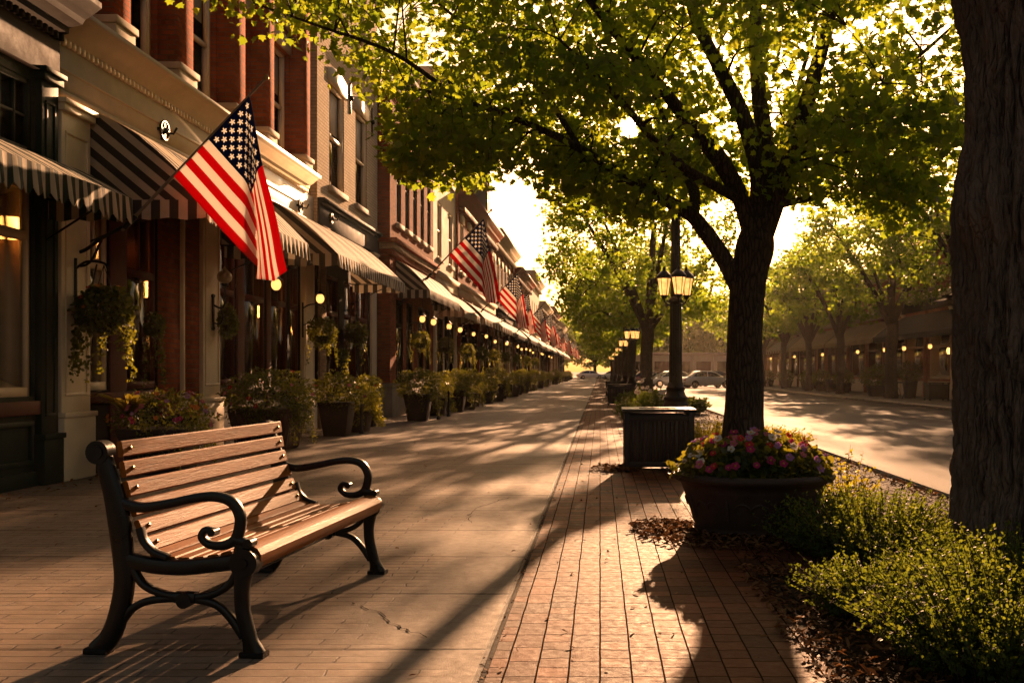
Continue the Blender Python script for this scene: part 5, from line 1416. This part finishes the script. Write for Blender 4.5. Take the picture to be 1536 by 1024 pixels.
# ---------------------------------------------------------------- planters
def potmesh(b, w0, w1, h, d=1.0):
    """tapered square planter with a rim"""
    k = .05
    for (a, z0, c, z1) in ((w0, 0, w1, h-.07), (w1+.02, h-.069, w1+.03, h)):
        A = [(-a/2, -a*d/2, z0), (a/2, -a*d/2, z0), (a/2, a*d/2, z0), (-a/2, a*d/2, z0), (-c/2, -c*d/2, z1), (c/2, -c*d/2, z1), (c/2, c*d/2, z1), (-c/2, c*d/2, z1)]
        b.add(A, [(0,3,2,1),(4,5,6,7),(0,1,5,4),(1,2,6,5),(2,3,7,6),(3,0,4,7)])
GN = 'planters standing along the left storefronts'
def planter(label, loc, w, h, bush_r, bz, n, seed, leaf=.05, mat_='bush', cols=None, nf=16, group=GN, slats=False, trail=0, rz=0, ff=None):
    t = thing('planter', label, 'planter', loc, rz, group)
    b = MB(); potmesh(b, w*.74, w, h)
    if slats:
        for s in range(4):
            for k in range(9):
                u = (k+.5)/9-.5
                z0, z1 = .02, h-.075
                for (du0, du1) in ((-.038, .038),):
                    a0, a1 = w*.74, w
                    def pt(uu, a, z, o):
                        p = (uu*a, -(a/2+o)); q = [(p[0], p[1]), (-p[1], p[0]), (-p[0], -p[1]), (p[1], -p[0])][s]
                        return (q[0], q[1], z)
                    P = [pt(u+du0, a0, z0, .0), pt(u+du1, a0, z0, .0), pt(u+du1, a1, z1, .0), pt(u+du0, a1, z1, .0), pt(u+du0, a0, z0, .02), pt(u+du1, a0, z0, .02), pt(u+du1, a1, z1, .02), pt(u+du0, a1, z1, .02)]
                    b.add(P, [(4,5,6,7),(0,1,5,4),(1,2,6,5),(2,3,7,6),(3,0,4,7)])
    b.build('pot', M['slatpot' if slats else 'pot'], t, bevel=.008)
    b = MB(); b.polys(ball((0, 0, bz), bush_r, n, leaf, seed, OVAL, .45, .55, flat_bottom=h*.62 if not trail else .1))
    if trail:
        g = np.random.default_rng(seed+9)
        for k in range(trail):
            a = g.uniform(-1.9, 1.0); L = g.uniform(.3, h*.95); m = int(L*150); tt = g.random(m)
            P = np.stack([math.cos(a)*(bush_r[0]*.85+.10*tt)+g.normal(size=m)*.035, math.sin(a)*(bush_r[1]*.85+.10*tt)+g.normal(size=m)*.035, h+.05-tt*L], 1)
            b.polys(leaf_polys(P, g.uniform(leaf*.6, leaf, m), OVAL, g, up=.4))
    fo = b.build('foliage', M[mat_], t)
    if cols: strew(fo, (0, 0, bz), bush_r, nf, cols, seed, zmin=-.2)
    if ff:
        b = MB(); g = np.random.default_rng(seed)
        for k in range(46):
            a = g.uniform(0, 2*PI); L = g.uniform(.38, .62); n_ = 7; P = []
            for i in range(n_):
                q = i/(n_-1); rr = L*q*.95; z = h+.12+L*(1.35*q-1.15*q*q*.75); wd = .03*math.sin(PI*min(1, q*.92+.08))+.002
                P.append((ff[0]+math.cos(a)*rr, ff[1]+math.sin(a)*rr, z, wd))
            Lh = [(x-math.sin(a)*wd, y+math.cos(a)*wd, z) for x, y, z, wd in P]; Rh = [(x+math.sin(a)*wd, y-math.cos(a)*wd, z) for x, y, z, wd in P]
            b.add(Lh+Rh, [(i, i+1, n_+i+1, n_+i) for i in range(n_-1)])
        b.build('fern', M['fern'], t)
    return t
planter('dark planter with arching fern and small pink flowers behind the bench', (-5.42, 12.35, 0), .78, .55, (.62, .5, .36), .66, 2300, 1, .045, cols=['lilac', 'pink', 'magenta', 'orange'], nf=60, trail=10, ff=(-.30, -.22))
planter('slatted wood planter overflowing with a red-flecked bush behind the bench', (-5.32, 16.0, 0), .95, .66, (.74, .66, .50), .80, 4600, 2, .05, cols=['red', 'pink'], nf=16, slats=True, trail=16)
planter('tall dark planter with loose yellow-green plants under the second awning', (-5.12, 19.4, 0), .58, .66, (.50, .46, .40), .82, 2200, 3, .055, cols=['orange', 'pink'], nf=6)
planter('low planter spilling pale green plants to the pavement beside the tall dark one', (-5.02, 20.7, 0), .5, .45, (.46, .46, .36), .66, 1900, 4, .055, 'grass', cols=['magenta', 'white'], nf=10, trail=16)
planter('planter with wispy shrub before the bare brick side wall', (-5.3, 22.6, 0), .5, .5, (.4, .4, .38), .8, 1300, 14, .06, cols=['red'], nf=5)
P4 = planter('tapered planter with dark dome of clipped bush at the brick corner', (-4.62, 25.3, 0), .62, .68, (.56, .54, .44), .88, 3000, 5, .055, trail=6)
P5 = planter('planter with loose dark bush next past the brick corner', (-4.6, 28.2, 0), .5, .5, (.46, .46, .46), .78, 1700, 6, .06, trail=8)
PY = [30.6, 33.0, 35.6, 38.6, 42, 45.6, 49.5, 53.6, 58, 63, 68, 74, 81, 88, 96, 105, 115, 126, 138, 150]
for i, y in enumerate(PY):
    copy_tree((P4, P5)[i % 2], (-4.45+.12*math.sin(i*2.3), y, 0), i*1.7, (1+.1*math.sin(i*1.9),)*3,
              ('%s bushy planter past the brick corner' % ORD[i+1]) if i < 6 else 'small bushy planter far down the left storefronts')
# short iron posts between the planters
def post(label, loc, group):
    t = tag(None or (lambda b: (b.lathe([(.05, 0), (.05, .05), (.03, .08), (.026, .62), (.036, .65), (.03, .70), (.005, .73)], n=12), b.build('bollard', M['iron'], smooth=True))[1])(MB()), label, 'bollard', group)
    t.location = loc; return t
g_ = 'short iron posts among the planters'
b_ = post('short black iron post between the yellow-green planters', (-4.82, 20.1, 0), g_)
for x, y, lb in ((-4.2, 25.9, 'short black iron post beside the dome-shaped planter'), (-4.2, 27.6, 'short black iron post past the dome-shaped planter')):
    copy_tree(b_, (x, y, 0), 0, None, lb)

# ---------------------------------------------------------------- things across the road
GO = 'planters across the road'
planter('wide dark bush in a planter across the road', (14.0, 50.3, 0), .9, .55, (.85, .8, .6), .95, 1500, 40, .11, group=GO)
planter('planter with upright round bush across the road near the thick trunk', (14.6, 46.9, 0), .55, .8, (.5, .5, .5), 1.2, 900, 41, .1, cols=['red'], nf=5, group=GO)
PR = planter('small bushy planter far along the opposite sidewalk', (14.0, 63, 0), .7, .6, (.6, .6, .5), .85, 700, 42, .13, group=GO)
for y in (58, 68, 76, 84): copy_tree(PR, (14.2, y, 0), y, None)
b1 = copy_tree(b0, (14.6, 43.2, 0), 0, None, 'dark litter bin across the road beside the thick trunk'); b1['group'] = 'litter bins across the road'
b1 = copy_tree(b0, (14.0, 59.5, 0), 0, None, 'dark litter bin across the road left of the wide bush'); b1['group'] = 'litter bins across the road'
def cafe_table(label, loc):
    t = thing('cafe_table', label, 'table', loc, 0, 'cafe tables across the road')
    b = MB(); b.lathe([(.33, .72), (.34, .73), (.34, .75), (.32, .755)], n=24); b.build('tabletop', M['iron'], t)
    for k in range(4):
        a = k*PI/2+.4; b = MB(); b.tube(cr([(.2*math.cos(a), .2*math.sin(a), .72), (.1*math.cos(a), .1*math.sin(a), .4), (.26*math.cos(a), .26*math.sin(a), 0)], 4), .014, 6); b.build('leg', M['iron'], t)
    return t
ct = cafe_table('small iron cafe table across the road right of the tree trunk', (14.1, 45.8, 0))
copy_tree(ct, (14.4, 48.6, 0), 0, None, 'small iron cafe table across the road left of the tree trunk')
def chair(label, loc, rz):
    t = thing('cafe_chair', label, 'chair', loc, rz, 'cafe chairs across the road')
    b = MB(); b.lathe([(.19, .44), (.2, .45), (.2, .465), (.18, .47)], n=18); b.build('seat', M['iron'], t)
    for x in (-1, 1):
        for y in (-1, 1):
            b = MB(); b.tube([(x*.14, y*.14, .44), (x*.19, y*.19, 0)], .012, 6); b.build('leg', M['iron'], t)
    b = MB(); b.tube(cr([(-.17, .14, .44), (-.17, .19, .75), (0, .2, .9), (.17, .19, .75), (.17, .14, .44)], 5), .012, 6)
    for x in (-.08, 0, .08): b.tube([(x, .15, .46), (x, .195, .84)], .007, 4)
    b.build('backrest', M['iron'], t)
    return t
ch = chair('iron cafe chair across the road beside the right table', (13.75, 46.4, 0), .6)
copy_tree(ch, (14.3, 49.5, 0), 2.2, None, 'iron cafe chair across the road beside the left table')

# ---------------------------------------------------------------- cars
def car(label, loc, rz, paint, group):
    t = thing('parked_car', label, 'car', loc, rz, group)
    L = 4.6; st = [(-2.30, .70, .42, .62), (-2.22, .80, .30, .78), (-1.9, .86, .24, .90), (-1.35, .885, .22, .95), (-.6, .895, .21, .96), (.3, .895, .21, .95), (.9, .89, .22, .92), (1.5, .87, .24, .82), (2.05, .82, .28, .72), (2.24, .74, .34, .62), (2.30, .62, .42, .52)]
    b = MB(); rs = []
    for x, w, z0, z1 in st:
        m = (z0+z1)/2
        rs.append([(x, -w*.86, z0), (x, w*.86, z0), (x, w*.97, z0+.08), (x, w, m), (x, w*.97, z1-.08), (x, w*.88, z1), (x, -w*.88, z1), (x, -w*.97, z1-.08), (x, -w, m), (x, -w*.97, z0+.08)])
    b.rings(rs); b.build('body', paint, t, smooth=True, ang=50)
    cab = [(-1.75, .72, .95), (-1.15, .62, 1.34), (-.7, .60, 1.42), (.15, .60, 1.41), (.5, .62, 1.33), (1.15, .74, .93)]
    b = MB(); rs = []
    for x, w, z in cab: rs.append([(x, -.76, .90), (x, .76, .90), (x, w, z-.05), (x, w*.85, z), (x, -w*.85, z), (x, -w, z-.05)])
    b.rings(rs); b.build('windows', M['car_glass'], t, smooth=True, ang=40)
    b = MB(); rs = []
    for x, w, z in [(-1.18, .63, 1.335), (-.7, .61, 1.43), (.15, .61, 1.42), (.52, .63, 1.33)]: rs.append([(x, -w, z-.07), (x, w, z-.07), (x, w*.88, z+.012), (x, -w*.88, z+.012)])
    b.rings(rs)
    for s in (-1, 1):
        for p, q in (((-1.78, .94), (-1.17, 1.35)), ((1.18, .92), (.5, 1.34)), ((-.25, .92), (-.22, 1.40))):
            b.tube([(p[0], s*.775, p[1]), (q[0], s*.625, q[1]-.03)], .035, 6)
    b.build('roof', paint, t, smooth=True, ang=50)
    for x in (-1.42, 1.38):
        for s in (-1, 1):
            b = MB(); b.tube([(x, s*.72, .32), (x, s*.905, .32)], .325, 24); w_ = b.build('wheel', M['tyre'], t, smooth=True)
            b = MB(); b.tube([(x, s*.88, .32), (x, s*.915, .32)], .2, 18); b.build('rim', M['chrome'], w_, smooth=True)
    for s in (-1, 1):
        b = MB(); b.box(-2.31, -2.2, s*.62-.14, s*.62+.14, .62, .74); b.build('tail_lamp', M['lens'], t, bevel=.02)
        b = MB(); b.box(2.2, 2.31, s*.55-.16, s*.55+.16, .55, .66); b.build('headlight', M['chrome'], t, bevel=.02)
    for x in (-2.3, 2.27):
        b = MB(); b.box(x-.06, x+.06, -.76, .76, .38, .50); b.build('bumper', M['chrome'], t, bevel=.03)
    return t
GC = 'cars parked at the end of the road'
c0 = car('silver sedan parked at the end of the road, left of the maple trunk', (9.0, 84, -.13), R(18), M['car_silver'], GC)
car('white sedan parked behind the lamp post at the end of the road', (6.2, 88, -.13), R(200), M['car_white'], GC)
car('dark red car parked behind the second street tree', (4.9, 97, -.13), R(15), M['car_red'], GC)
car('dark car partly behind the maple trunk at the end of the road', (11.0, 93, -.13), R(10), M['car_dark'], GC)
c4 = car('pale car at the far end of the sidewalk', (-1.6, 168, -.0), R(10), M['car_white'], GC)
copy_tree(c4, (2.2, 171, 0), R(170), None, 'second pale car at the far end of the sidewalk, right of the first')
